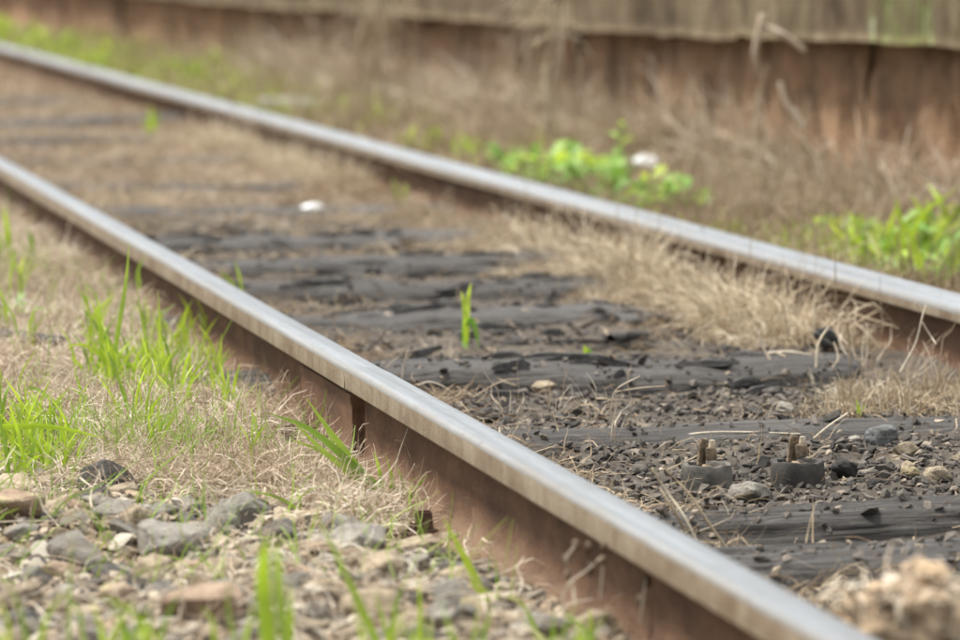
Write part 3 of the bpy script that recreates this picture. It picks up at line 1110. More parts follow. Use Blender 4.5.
def d_left(u, v):
    e = v - ballast_edge(u)
    m = sstep(-.12, .15, e + .10 * vnoise(u * 5, v * 5, 12))
    c = sstep(-.35, .45, vnoise(u * 8, v * 5, 13) + .5 * vnoise(u * 22, v * 13, 14))
    return .03 + .97 * m * (.10 + .90 * c) * (.25 + .75 * np.maximum(sstep(-.60, -.68, u), sstep(5.2, 6, v)))


def d_in(u, v):
    right = sstep(.18, .36, u + .08 * vnoise(v * 3, u * 3, 15)) * (sstep(6.05, 6.35, v) + .7 * sstep(4.6, 4.9, v) * sstep(5.75, 5.5, v) * sstep(.27, .36, u))
    leftside = sstep(-.24, -.40, u + .06 * vnoise(v * 6, u * 6, 16)) * .75
    far = sstep(8.6, 10.2, v + .8 * vnoise(u * 5, v * 2, 17))
    patch = sstep(.25, .6, vnoise(u * 6, v * 4, 18)) * sstep(5.9, 6.4, v) * .5
    near = sstep(4.15, 3.95, v) * .55
    on_sl = np.zeros_like(u)
    for s in SLEEPERS[:9]: on_sl = np.maximum(on_sl, sstep(s[1] * .55, s[1] * .42, np.abs(v - s[0])))
    d = np.clip(np.maximum.reduce([right, leftside, far * (.14 + .66 * sstep(-.25, .35, vnoise(u * 5 + 3, v * 2.2, 71) + .4 * vnoise(u * 15, v * 7, 72))), patch, near]), 0, 1)
    d = d * (1 - .8 * on_sl * sstep(.40, .22, u) * sstep(10.2, 9.5, v) * sstep(-.46, -.34, u))
    return np.clip(.03 + d, 0, 1)


BARE = [(on_ground(646, 186), .17), (on_ground(600, 205), .22), (on_ground(560, 192), .2), (on_ground(285, 116), .2), (on_ground(915, 280), .22), (on_ground(950, 285), .2)]


def d_right(u, v):
    X, Y, _ = W(u, v)
    keep = np.ones_like(u)
    for q, r_ in BARE: keep = keep * sstep(r_ * .5, r_, np.sqrt((X - q.x) ** 2 + ((Y - q.y) * .5) ** 2))
    return keep * d_right0(u, v) + .03


def d_right0(u, v):
    return .35 + .65 * sstep(-.4, .3, vnoise(u * 4, v * 3, 19) + .9 * sstep(.9, 1.3, u))


d_left0 = d_left


def d_left(u, v):
    X, Y, _ = W(u, v)
    return d_left0(u, v) * sstep(.03, .075, np.sqrt((X - BOLT.x) ** 2 + ((Y - BOLT.y + .06) * .5) ** 2))


straw_stuff('dry_grass_mat', 'matted dry grass covering the ground left of the near rail', sample(46000, 3.6, 15, -2.2, -.575, d_left), M['straw'], L=(.02, .085), Wd=(.0008, .0021), lift=.026, kink=.45)
straw_stuff('dry_litter', 'dry grass and straw litter between the rails', sample(24000, 3.7, 22, -.505, .505, d_in), M['straw_gold'], L=(.02, .085), Wd=(.0009, .0023), el=(-.15, .6), lift=.014)
straw_stuff('verge_dry_grass', 'brown dry grass covering the verge below the wall', sample(19000, 6, 26, .575, 1.6, d_right), M['straw_brown'], L=(.04, .16), Wd=(.0013, .0032), el=(0, 1.25), lift=.02)


def d_green(u, v):
    return np.clip(sstep(.05, .5, vnoise(u * 3.2 + 4, v * 2.2, 61) + .25 * vnoise(u * 12, v * 9, 62)) * sstep(4.75, 5.1, v) * (.12 + .88 * sstep(-.70, -.88, u)) + .03, 0, 1)


straw_stuff('fine_green_grass', 'fine green grass sprouting through the dry mat left of the near rail', sample(2600, 3.9, 13, -2, -.6, d_green), M['green'], L=(.03, .10), Wd=(.0011, .0026), el=(.6, 1.5), lift=.006, kink=.12, tint=(.3, 1.0), droop=(-.1, .9))
straw_stuff('verge_green_grass', 'yellow green grass thinly covering the far end of the verge', sample(4200, 8, 26, .6, 1.5, lambda u, v: np.clip(sstep(12, 17, v) * .8 + sstep(.35, .7, vnoise(u * 3, v * 1.3, 63)) * .35 + .8 * sstep(8.4, 7.9, v) * sstep(1.35, 1.2, u), 0.02, 1)), M['lime'], L=(.03, .09), Wd=(.002, .004), el=(.5, 1.5), lift=.006, kink=.12, tint=(.2, 1.0), droop=(-.1, .9))


def chaff(name, label, pts, mat, size=(.006, .02)):
    """broken leaf bits, wider than long straws"""
    N = len(pts)
    u, v = pts[:, 0], pts[:, 1]
    X, Y, _ = W(u, v)
    base = np.stack([X, Y, ground(u, v) + rng.uniform(.002, .010, N)], -1)
    d = np.maximum(1, Y / 7.0)
    VV, FF, TT = ribbons(base, rng.uniform(0, 6.283, N), rng.normal(0, .35, N), rng.uniform(*size, N) * d, rng.uniform(.003, .008, N) * d, rng.uniform(0, .8, N), rng.normal(0, .5, N), rng.uniform(0, .9, N), 2, .4, .2)
    link(name, np_mesh(name, VV, FF, mat, False, TT), label=label, kind='stuff')


chaff('leaf_litter', 'crumbled brown leaf litter far up between the rails', sample(5500, 7.5, 22, -.5, .5, lambda u, v: np.clip(d_in(u, v) + .1, 0, 1)), M['straw_brown'])
chaff('straw_chaff', 'crumbled straw chaff on the ballast left of the near rail', sample(6000, 3.6, 10, -2, -.58, lambda u, v: u * 0 + 1), M['straw'])


def slivers():
    base = []
    VV, FF, TT = [], [], []
    o = 0
    for _ in range(230):
        v = random.uniform(5.7, 9.2)
        u = random.uniform(-.47, .30)
        x, y, _z = W(u, v)
        if abs(x / y) > .15: continue
        L, w_, h_ = random.uniform(.02, .12), random.uniform(.006, .02), random.uniform(.004, .014)
        P = []
        for i, t in enumerate(np.linspace(-.5, .5, 5)):
            q = 1 - .75 * abs(2 * t) ** 2.5 * random.uniform(.6, 1)
            dy = random.gauss(0, .0025)
            for (a, b) in ((-.5, 0), (-.4, 1), (.4, 1), (.5, 0)):
                P.append((t * L, a * w_ * q + dy, b * h_ * q + random.gauss(0, .001)))
        m = np.array((Matrix.Rotation(TH + random.gauss(0, .28), 3, 'Z') @ Matrix.Rotation(random.gauss(0, .1), 3, 'Y')))
        P = np.array(P) @ m.T + np.array([x, y, surf(x, y) - .001])
        F = [[i * 4 + k, i * 4 + k + 1, i * 4 + k + 5, i * 4 + k + 4] for i in range(4) for k in range(3)]
        VV.append(P); FF.append(np.array(F) + o); o += len(P)
    link('wood_splinters', np_mesh('wood_splinters', np.concatenate(VV), np.concatenate(FF)[:, ::-1], M['wood_grey'], False), label='loose dark wood splinters strewn over the rotten sleepers', kind='stuff')


slivers()


# --- dry tufts: individual things, copies of a few meshes
def tuft_mesh(name, seed, n, h, rad, mat, lean=.7, droop=(.3, 2.2), wd=(.0012, .0028), kink=.25, seg=6, tint=(.15, 1)):
    global rng
    keep = rng
    rng = np.random.default_rng(seed)
    a = rng.uniform(0, 6.283, n)
    r_ = rad * np.sqrt(rng.random(n))
    base = np.stack([r_ * np.cos(a), r_ * np.sin(a), np.full(n, -.006)], -1)
    az = a + rng.normal(0, .7, n)
    el = math.pi / 2 - np.abs(rng.normal(0, lean, n))
    V, F, T = ribbons(base, az, el, h * rng.uniform(.45, 1.15, n), rng.uniform(*wd, n), rng.uniform(*droop, n), rng.normal(0, .6, n), rng.uniform(*tint, n), seg, .3, kink)
    rng = keep
    V[:, 2] = np.maximum(V[:, 2], -.004 + .003 * np.sin(V[:, 0] * 900))
    return np_mesh(name, V, F, mat, False, T)


TUFT = {}
for k, (mt, nn, h, rad, lean, dr, wd) in dict(
        curly=('straw', 80, .075, .035, .75, (.8, 3.2), (.0012, .0026)),
        gold=('straw_gold', 60, .10, .04, .7, (.3, 3.0), (.0012, .0028)),
        stubble=('straw_gold', 42, .062, .05, .5, (-.3, 1.3), (.0011, .0026)),
        brown=('straw_brown', 70, .24, .06, .45, (.2, 1.9), (.0022, .0048)),
        pale=('straw', 55, .20, .06, .5, (.3, 2.0), (.002, .0045)),
        dark=('straw_brown', 90, .06, .04, .9, (.8, 3.4), (.001, .0024)),
        white=('straw_white', 55, .07, .035, .8, (.8, 3.0), (.0009, .002)),
        goldtall=('straw_gold', 65, .125, .04, .5, (.8, 3.4), (.0014, .0032)),
        tallwhite=('straw_white', 40, .24, .06, .5, (.3, 2.2), (.0016, .0036)),
        wisp=('straw', 9, .11, .015, .7, (.2, 1.4), (.0012, .0022))).items():
    TUFT[k] = [tuft_mesh('dry_grass_tuft', 900 + i * 17 + len(TUFT) * 101, nn, h, rad, M[mt], lean, dr, wd) for i in range(4)]


CLEAR = [(on_ground(418, 545), .05), (on_ground(372, 498), .06), (on_ground(285, 116), .2), (on_ground(545, 190), .2), (on_ground(585, 205), .15), (on_ground(900, 280), .2), (on_ground(646, 178), .16), (on_ground(467, 350), .05), (on_ground(646, 200), .12), (on_ground(930, 262), .2), (on_ground(590, 195), .2)]
anchors('in', [(800, 345, 'by the crossed pale stalks'), (740, 340, 'above the bulging sleeper end'), (690, 320, 'above the thin sloping stick'), (665, 305, 'right of the slanting tan stick'), (715, 330, 'behind the flat end of the thick sleeper'), (770, 300, 'against the far rail above the black lump'), (700, 275, 'against the far rail behind the tan stick'), (640, 290, 'at the end of the third sleeper behind the seedling'), (590, 270, 'at the end of the bluish grey sleeper'),
               (520, 240, 'where the band turns blurred'), (450, 215, 'up the track past the bluish sleeper'), (480, 225, 'against the far rail opposite the bluish sleeper'), (400, 195, 'round the faint green sprig'), (360, 190, 'beyond the white pebble'), (300, 150, 'against the far rail opposite the pale rubble'), (230, 130, 'far up along the far rail')])
anchors('wall', [(960, 225, 'behind the right hand green patch'), (870, 205, 'left of the right hand green patch'), (800, 190, 'below the hooked cane'), (730, 180, 'right of the white litter'), (640, 165, 'behind the white litter'), (560, 150, 'behind the leafy weeds'),
                 (480, 140, 'left of the leafy weeds'), (400, 120, 'below the drooping stems'), (320, 105, 'behind the pale rubble'), (200, 75, 'right of the red scrap'), (165, 80, 'left of the red scrap'), (110, 72, 'near the left end of the wall'), (65, 62, 'beyond the dark far sleepers'), (15, 48, 'in the top left corner')])
anchors('stub', [(830, 395, 'next to the flat sleeper'), (862, 408, 'round the small green sprig'), (885, 415, 'above the blue grey stone'), (900, 385, 'around the bent branching stem'), (920, 395, 'against the rail web'), (960, 400, 'cut by the right edge')])
anchors('mat', [(300, 475, 'left of the arching green tuft'), (240, 430, 'below the pale slanting straw'), (180, 400, 'between the leaning green blades'), (60, 400, 'behind the flat lying blade'), (250, 370, 'by the web near the joint'), (120, 300, 'around the tallest blade'),
                (30, 300, 'around the leafy weed at the left edge'), (60, 240, 'far along the near rail')])


def put_tuft(kind, x, y, s, label, group, name='dry_grass_tuft', cat='dry grass', at=None):
    if any((q.x - x) ** 2 + ((q.y - y) * .35) ** 2 < r_ * r_ for q, r_ in CLEAR): return None
    if at: label = label + ' ' + near_anchor(at, x, y)
    o = bpy.data.objects.new(name, random.choice(TUFT[kind]))
    COL.objects.link(o)
    o.location = (x, y, surf(x, y) - .004)
    o.scale = (s, s, s * random.uniform(.85, 1.15))
    o.rotation_euler = (0, 0, random.uniform(0, 6.28))
    return tag(o, label, cat, group)


EXTRA = {}


def extra_tuft(zone, kind, x, y, s):
    if any((q.x - x) ** 2 + ((q.y - y) * .35) ** 2 < r_ * r_ for q, r_ in CLEAR): return
    EXTRA.setdefault((zone, TUFT[kind][0].materials[0].name), []).append((random.choice(TUFT[kind]), x, y, s, random.uniform(0, 6.28)))


def join_extra():
    for (zone, mname), rows in EXTRA.items():
        VV, FF, TT = [], [], []
        o = 0
        for me, x, y, s, a in rows:
            n = len(me.vertices)
            V = np.zeros(n * 3, np.float32); me.vertices.foreach_get('co', V)
            F = np.zeros(len(me.loops), np.int32); me.loops.foreach_get('vertex_index', F)
            T = np.zeros(n, np.float32); me.attributes['tint'].data.foreach_get('value', T)
            V = V.reshape(-1, 3) * s
            c, d = math.cos(a), math.sin(a)
            V = np.stack([V[:, 0] * c - V[:, 1] * d + x, V[:, 0] * d + V[:, 1] * c + y, V[:, 2] + surf(x, y) - .004], -1)
            VV.append(V); FF.append(F.reshape(-1, 4) + o); TT.append(np.clip(T + random.uniform(-.12, .12), 0, 1)); o += n
        nm = dict(wall='wall_foot_grass', mat='matted_grass', gold='golden_grass', far='track_grass')[zone]
        lab = dict(wall='tangle of dry grass all along the wall foot', mat='matted dry grass clumps left of the near rail', gold='golden dry grass filling the band inside the far rail', far='low dry tufts merging into the brown litter far up the track')[zone]
        link(nm, np_mesh(nm, np.concatenate(VV), np.concatenate(FF), bpy.data.materials[mname], False, np.concatenate(TT)), label=lab, kind='stuff')


def scatter_tufts(kind, n, box, s, label, group, at=None):
    for _ in range(n):
        p = on_ground(random.uniform(box[0], box[2]), random.uniform(box[1], box[3]))
        u, v = UV(p.x, p.y)
        if abs(abs(u) - .5405) < .045: u = math.copysign(.5405 + (.05 if abs(u) > .5405 else -.05), u); q = W(u, v); p = Vector((q[0], q[1], 0))
        put_tuft(kind, p.x, p.y, random.uniform(*s), label, group, at=at)


random.seed(4)
# left verge
for _ in range(230):
    y = 4.4 + 4.6 * random.random() ** 1.4
    u = random.uniform(-1.5, -.66 if y < 5.3 else -.62)
    v = y
    if v < ballast_edge(u) + .05: continue
    x, yy, _z = W(u, v)
    if abs(x / yy) > .14: continue
    k_ = random.choice(['curly', 'curly', 'dark', 'wisp', 'white'])
    if _ >= 70:
        extra_tuft('mat', k_, x, yy, random.uniform(.5, 1.2))
        continue
    put_tuft(k_, x, yy, random.uniform(.55, 1.2), dict(curly='curled pale dry grass clump', dark='matted brown grass clump', wisp='thin dry wisps', white='bleached grass clump')[k_], 'dry clumps left of the near rail', at='mat')
for (px, py, s) in [(300, 475, 1.15), (345, 470, 1.2), (325, 495, 1.0), (270, 480, 1.1), (230, 470, 1.0), (355, 545, .9), (300, 545, .9), (270, 505, .9)]:
    p = on_ground(px, py)
    put_tuft('curly', p.x, p.y, s, 'tangled dry grass clump at the mat front', 'dry clumps at the edge of the ballast', at='left')
# inside: along the far rail
for _ in range(330):
    v = 6.22 + 7.2 * random.random() ** 1.5
    lo = np.interp(v, [5.9, 6.3, 7.2, 8.2, 10, 13], [.30, .22, .16, .20, .12, -.1])
    u = random.uniform(lo, .475) if random.random() < .3 else random.uniform(.36, .475)
    x, y, _z = W(u, v)
    if abs(x / y) > .14: continue
    if float(vnoise(v * 2.6, 3.3, 91)) + .4 * float(vnoise(v * 7, u * 5, 92)) < -.15: continue
    if _ >= 95:
        extra_tuft('gold', random.choice(['gold', 'goldtall', 'goldtall', 'dark', 'dark', 'white']), x, y, random.uniform(.6, 1.15) * (1.15 if u > .36 else .75))
        continue
    put_tuft('goldtall' if u > .36 else 'gold', x, y, random.uniform(.75, 1.1) * (1.1 if u > .36 else .75), 'golden drooping tuft', 'golden tufts inside the far rail', at='in')
scatter_tufts('stubble', 24, (812, 384, 985, 422), (.6, 1.1), 'upright dry stubble tuft', 'stubble tufts near the right edge', at='stub')
scatter_tufts('gold', 14, (830, 388, 985, 420), (.35, .55), 'leaning dry tuft amid the stubble', 'leaning tufts amid the stubble', at='stub')
scatter_tufts('stubble', 6, (745, 405, 830, 425), (.35, .5), 'short dry stubble tuft behind the flat blackish sleeper', 'short stubble tufts behind the flat sleeper')
scatter_tufts('wisp', 9, (480, 400, 640, 470), (.6, 1.0), 'thin dry wisps beside the inner foot of the near rail', 'dry wisps inside the near rail')
scatter_tufts('wisp', 6, (860, 355, 950, 395), (1.0, 1.5), 'loose bent dry stalks standing above the stubble', 'bent stalks above the stubble')
scatter_tufts('curly', 6, (436, 352, 500, 362), (.45, .6), 'low brown dead grass tuft at the foot of the green seedling', 'dead tufts round the seedling')
anchors('far', [(311, 216, 'round the white pebble'), (200, 225, 'beside the near rail left of the pebble'), (250, 165, 'halfway to the far rail'), (120, 170, 'beside the pale sleeper edge'), (153, 135, 'round the blurred green sprig'), (330, 150, 'along the far rail'), (60, 115, 'near the dark far sleepers'), (420, 200, 'near the golden band')])
for _ in range(110):
    v = 8.9 + 8 * random.random() ** 1.4
    u = random.uniform(-.46, .46)
    x, y, _z = W(u, v)
    if abs(x / y) > .14 or abs(v - 8.72) < .12: continue
    if 13 < v < 15 and u < 0: continue
    extra_tuft('far', random.choice(['curly', 'white', 'dark', 'gold']), x, y, random.uniform(.5, 1.0))
# along the wall
for _ in range(300):
    v = 7.6 + 13 * random.random() ** 1.3
    u = random.uniform(1.15, 1.55)
    x, y, _z = W(u, v)
    if abs(x / y) > .15: continue
    k_ = random.choice(['brown', 'pale', 'tallwhite'])
    if _ >= 75:
        extra_tuft('wall', k_, x, y, random.uniform(.5, 1.2) * (1 if u > 1.35 else .6))
        continue
    if k_ == 'tallwhite': k_ = 'pale'
    put_tuft(k_, x, y, random.uniform(.5, 1.15) * (1 if u > 1.35 else .65), '%s dry grass tuft at the wall foot' % dict(brown='tall brown', pale='tall pale')[k_], 'dry tufts along the wall', at='wall')
for _ in range(22):
    v = random.uniform(7.4, 17)
    u = random.uniform(.66, 1.2)
    x, y, _z = W(u, v)
    if abs(x / y) > .14: continue
    put_tuft('brown', x, y, random.uniform(.3, .55), 'short brown dry tuft on the verge', 'dry tufts on the verge', at='wall')


for _ in range(60):
    v = random.uniform(9.8, 18)
    u = random.uniform(1.46, 1.56)
    x, y, _z = W(u, v)
    if abs(x / y) > .15: continue
    extra_tuft('wall', random.choice(['brown', 'pale', 'tallwhite']), x, y, random.uniform(1.1, 1.7))
join_extra()


def hanging(v0, spread, n, lab):
    b = W(1.50, v0, coping_z(v0) - .1)
    u = rng.normal(0, .012, n)
    vv = rng.normal(0, spread, n)
    base = np.stack([u * cT - vv * sT, u * sT + vv * cT, rng.uniform(-.03, .16, n)], -1)
    az = rng.normal(math.pi + TH, .9, n)
    VV, FF, TT = ribbons(base, az, rng.uniform(-.9, .3, n), rng.uniform(.10, .32, n), rng.uniform(.002, .005, n), rng.uniform(.8, 1.6, n), rng.normal(0, .5, n), rng.uniform(.15, 1, n), 7, .3, .15)
    me = np_mesh('hanging_grass', VV, FF, M['straw_brown'], False, TT)
    link('hanging_grass', me, None, b, label=lab, cat='dry grass')


hanging(15.5, .30, 90, 'brown curtain of dead grass hanging over the coping near its left joint')
hanging(12.7, .14, 60, 'thin fringe of dead grass hanging from the coping above the leafy weeds')

# --- single blades, stalks and leaves as parts
def smooth_path(pts, n=10):
    P = [Vector(p) for p in pts]
    if len(P) == 2: P.insert(1, (P[0] + P[1]) / 2)
    Q = [P[0] * 2 - P[1]] + P + [P[-1] * 2 - P[-2]]
    out = []
    m = len(P) - 1
    for i in range(n + 1):
        f = i / n * m
        k = min(int(f), m - 1)
        t = f - k
        a, b, c, d = Q[k], Q[k + 1], Q[k + 2], Q[k + 3]
        out.append(.5 * ((2 * b) + (c - a) * t + (2 * a - 5 * b + 4 * c - d) * t * t + (3 * b - a - 3 * c + d) * t ** 3))
    return out


def blade_obj(name, parent, pts, width, mat, tint=.5, tip=.08, face=None, n=10, widest=.3, fold=.25):
    """a folded leaf blade along a 3-D path; pts in the parent's frame"""
    P = smooth_path(pts, n)
    f = face or Vector((random.uniform(-.7, .7), -1, random.uniform(-.2, .3)))
    V, T = [], []
    for i, p in enumerate(P):
        d = (P[min(i + 1, n)] - P[max(i - 1, 0)]).normalized()
        s = d.cross(f)
        s = s.normalized() if s.length > 1e-4 else Vector((1, 0, 0))
        nrm = s.cross(d).normalized()
        t = i / n
        wd = width * .5 * (min(1, .55 + .45 * t / widest) if t < widest else max(tip, 1 - ((t - widest) / (1 - widest)) ** 1.8))
        V += [p - s * wd + nrm * wd * fold, p, p + s * wd + nrm * wd * fold]
        T += [min(1, max(0, tint + .25 * (t - .4)))] * 3
    F = []
    for i in range(n):
        a = i * 3
        F += [[a, a + 1, a + 4, a + 3], [a + 1, a + 2, a + 5, a + 4]]
    return link(name, np_mesh(name, [tuple(v_) for v_ in V], np.array(F), mat, True, T), parent)


def stalk_obj(name, parent, pts, r0, r1, mat, n=10, tint=.7, sides=6):
    P = smooth_path(pts, n)
    V = []
    for i, p in enumerate(P):
        d = (P[min(i + 1, n)] - P[max(i - 1, 0)]).normalized()
        a = d.orthogonal().normalized()
        b = d.cross(a)
        r_ = r0 + (r1 - r0) * i / n
        for k in range(sides):
            q = 2 * math.pi * k / sides
            V.append(tuple(p + (a * math.cos(q) + b * math.sin(q)) * r_))
    F = [[i * sides + k, i * sides + (k + 1) % sides, (i + 1) * sides + (k + 1) % sides, (i + 1) * sides + k] for i in range(n) for k in range(sides)]
    return link(name, np_mesh(name, V, np.array(F), mat, True, [tint] * len(V)), parent)


def px_plant(name, cat, label, base, blades, mat='green', group=None, Y=None, part='leaf_blade', wscale=1.0, jit=.02):
    """base = pixel of the foot; blades = lists of (px, py) from the foot upwards plus a width in pixels"""
    if Y is None:
        b = on_ground(*base)
    else:
        b = at_depth(base[0], base[1], Y)
        b.z = gz(b.x, b.y)
    root = empty(name, b, label=label, cat=cat, group=group)
    for bl in blades:
        path, wpx = bl[0], bl[1]
        mt = bl[2] if len(bl) > 2 else mat
        Yb = b.y + random.uniform(-jit, jit)
        pts = []
        for i, q in enumerate(path):
            w_ = at_depth(q[0], q[1], Yb + (0 if i == 0 else random.uniform(-jit, jit) * .8))
            pts.append(w_ - b)
        if pts[0].z > -.01 and Y is not None:
            d = (pts[0] - pts[1])
            k = pts[0].z / max(1e-3, pts[1].z - pts[0].z)
            pts.insert(0, Vector((pts[0].x + d.x * min(k, 1.5), pts[0].y, -.004)))
        blade_obj(part, root, pts, wpx / FPX * b.y * wscale * (.8 if part == 'leaf_blade' else 1), M[mt], random.uniform(.25, .75))
    return root


random.seed(21)
G = 'green_grass_tuft'
px_plant(G, 'grass', 'long arching green grass tuft beside the near rail, left of the rusty bolt head', (378, 512), [
    ([(380, 500), (363, 476), (312, 431), (268, 413)], 11), ([(378, 498), (369, 482), (332, 434), (306, 398)], 10),
    ([(376, 500), (352, 473), (322, 452), (290, 439)], 8), ([(386, 502), (357, 482), (330, 482), (306, 490)], 8),
    ([(384, 500), (380, 473), (374, 451)], 6), ([(374, 505), (345, 470), (318, 446), (292, 420)], 8), ([(380, 508), (360, 478), (340, 455), (326, 430)], 7), ([(370, 506), (340, 490), (310, 478), (284, 470)], 6), ([(388, 506), (392, 480), (386, 455)], 6), ([(392, 502), (380, 487), (356, 465), (330, 449)], 5),
    ([(400, 502), (396, 490), (380, 482), (366, 482)], 4), ([(405, 502), (402, 480), (397, 466)], 4), ([(408, 504), (414, 490), (428, 475)], 5)])
px_plant(G, 'grass', 'tall green tuft left of the rail with the longest upright blade', (112, 385), [
    ([(110, 385), (118, 330), (126, 280), (129, 243)], 7), ([(106, 385), (101, 330), (97, 292)], 5, 'lime'),
    ([(118, 388), (108, 345), (98, 315)], 6, 'lime'), ([(132, 402), (122, 370), (108, 338), (96, 322)], 6), ([(118, 390), (104, 360), (84, 345), (66, 347)], 6, 'lime'),
    ([(125, 390), (128, 355), (120, 330)], 5)])
px_plant(G, 'grass', 'yellowish tuft of short green blades between tallest blade and rail', (150, 385), [
    ([(152, 385), (147, 345), (142, 320), (135, 275)], 5), ([(158, 380), (160, 340), (158, 290)], 5, 'lime'),
    ([(148, 388), (140, 360), (126, 340)], 5, 'lime'), ([(166, 388), (162, 365), (150, 352), (138, 350)], 6, 'lime'), ([(185, 385), (190, 360), (186, 330)], 4, 'lime'), ([(172, 385), (168, 352), (160, 330)], 5)])
px_plant(G, 'grass', 'dense green tuft at the left edge with one blade lying flat', (28, 480), [
    ([(-20, 428), (20, 426), (60, 428), (104, 438)], 8, 'lime'), ([(30, 478), (34, 445), (42, 415)], 6), ([(25, 480), (20, 440), (8, 400)], 6, 'lime'), ([(40, 480), (55, 450), (58, 430)], 5),
    ([(10, 480), (4, 440), (-4, 405)], 6), ([(48, 480), (40, 450), (24, 430)], 5, 'lime'), ([(15, 482), (18, 450), (12, 425)], 5), ([(60, 478), (66, 455), (64, 432)], 5, 'lime'),
    ([(35, 482), (26, 460), (10, 448)], 5), ([(22, 480), (30, 462), (46, 452)], 5, 'lime'), ([(55, 482), (52, 462), (38, 446)], 4), ([(5, 485), (10, 462), (26, 450)], 5), ([(66, 474), (40, 468), (14, 472)], 5, 'lime')])
px_plant(G, 'grass', 'loose green tuft of leaning blades above the dark charcoal stone', (108, 425), [
    ([(132, 425), (124, 395), (112, 360)], 6), ([(120, 427), (114, 400), (96, 372)], 5, 'lime'), ([(86, 425), (82, 396), (74, 370)], 6),
    ([(96, 425), (88, 400), (70, 388)], 5), ([(60, 425), (52, 402), (34, 388), (20, 392)], 5), ([(125, 424), (120, 410), (104, 402)], 5, 'lime'), ([(76, 424), (80, 400), (90, 380)], 5)])
px_plant(G, 'grass', 'short upright green sprig in the dry mat above the arching tuft', (256, 452), [([(258, 450), (256, 430), (251, 407)], 5), ([(254, 450), (252, 436), (248, 428)], 4)])
px_plant(G, 'grass', 'small green tuft, one blade arching left in front of the dry clumps', (298, 516), [([(300, 515), (292, 505), (270, 495), (240, 490)], 5), ([(301, 516), (299, 500), (297, 486)], 4), ([(234, 524), (232, 505), (236, 495)], 3)])
px_plant(G, 'grass', 'short pair of green blades left of the mossy topped stone', (205, 545), [([(186, 545), (183, 525), (180, 505)], 4), ([(206, 520), (204, 500), (206, 480)], 3)])
px_plant(G, 'grass', 'two pale green blades standing at the left edge beside the rail', (12, 262), [([(10, 262), (8, 235), (4, 205)], 9, 'lime'), ([(30, 262), (32, 245), (28, 228)], 9), ([(2, 262), (-2, 240), (-8, 215)], 8)])
px_plant(G, 'grass', 'faint green sprig behind the near rail web left of the joint', (190, 318), [([(186, 318), (182, 300), (176, 288)], 6), ([(192, 318), (196, 304), (204, 296)], 5), ([(140, 290), (138, 270), (146, 255)], 5)])
px_plant(G, 'grass', 'small green sprig low in the stubble near the right edge', (858, 418), [([(858, 418), (858, 408), (856, 398)], 6, 'lime'), ([(860, 418), (862, 410), (866, 404)], 4)])
px_plant(G, 'grass', 'fresh green blade crossing in front of the left ballast near the bolt head', (340, 572), [([(338, 570), (360, 562), (385, 552), (404, 542)], 6)])

px_plant('green_seedling', 'seedling', 'bright lime seedling growing alone between the rails', (468, 350), [
    ([(466, 350), (466, 325), (468, 298), (471, 283)], 7, 'lime'), ([(466, 345), (465, 318), (463, 300), (461, 291)], 5.5, 'lime'), ([(467, 325), (471, 320), (476, 332), (479, 348)], 6.5, 'weed'), ([(466, 350), (464, 335), (463, 320)], 6, 'weed'), ([(470, 322), (475, 320), (480, 323)], 6, 'straw_gold')], part='leaf')
px_plant('green_seedling', 'seedling', 'tiny green sprout beside the brown wood chip', (587, 358), [([(588, 358), (587, 352), (584, 345)], 8, 'lime'), ([(588, 358), (590, 352), (591, 348)], 6, 'weed')], part='leaf')

# near, strongly blurred blades
NEAR = [
    ('broad bright lime blade standing tallest at the bottom, left of centre', (266, 640), 3.22, [([(268, 640), (263, 590), (264, 552), (268, 536)], 22, 'lime'), ([(285, 640), (278, 590), (277, 555), (274, 540)], 15)]),
    ('slim pale lime blade right of the broad bright one', (290, 640), 3.35, [([(290, 640), (291, 610), (290, 580)], 8, 'lime')]),
    ('sharp diagonal green blade leaning left in front of the near rail', (497, 640), 3.95, [([(502, 634), (484, 598), (465, 558), (443, 518)], 13, 'lime'), ([(499, 632), (498, 595), (494, 550)], 5)]),
    ('long diagonal green blade crossing the ballast right of the broad lime blade', (375, 640), 3.55, [([(378, 645), (358, 600), (338, 558), (313, 508)], 11), ([(388, 640), (380, 610), (374, 590)], 6)]),
    ('thin faded green blade standing over the left ballast', (70, 640), 3.4, [([(69, 640), (70, 590), (73, 528)], 6), ([(84, 645), (78, 610), (60, 590)], 6)]),
    ('short upright pale blade right of the long diagonal one', (420, 640), 3.6, [([(421, 640), (420, 605), (418, 575)], 7, 'lime'), ([(390, 640), (396, 605), (407, 576)], 7)]),
    ('drooping faded blade low beside the rail base', (530, 645), 3.7, [([(540, 640), (528, 612), (515, 598), (505, 598)], 7), ([(590, 640), (591, 622), (589, 608)], 7, 'lime'), ([(600, 645), (580, 625), (560, 610)], 6)]),
    ('pair of low blurred green blades at the bottom between boulder and pale tan stone', (150, 640), 3.3, [([(152, 645), (140, 620), (118, 602), (100, 598)], 8, 'lime'), ([(160, 645), (168, 615), (180, 590)], 7), ([(140, 645), (136, 618), (130, 596)], 6)]),
    ('low blurred blades at the bottom left corner', (25, 645), 3.25, [([(28, 650), (20, 610), (4, 575)], 8), ([(40, 650), (48, 615), (66, 590)], 8, 'lime'), ([(10, 650), (8, 620), (-2, 598)], 8, 'lime')]),
    ('thin blurred blade rising in front of the reddish boulder', (235, 645), 3.3, [([(236, 645), (228, 610), (230, 575)], 6), ([(215, 648), (212, 620), (200, 606)], 7, 'lime'), ([(244, 648), (250, 622), (252, 600)], 7, 'lime')]),
]
for lab, b, Y, bl in NEAR: px_plant(G, 'grass', lab, b, bl, Y=Y, jit=.01)
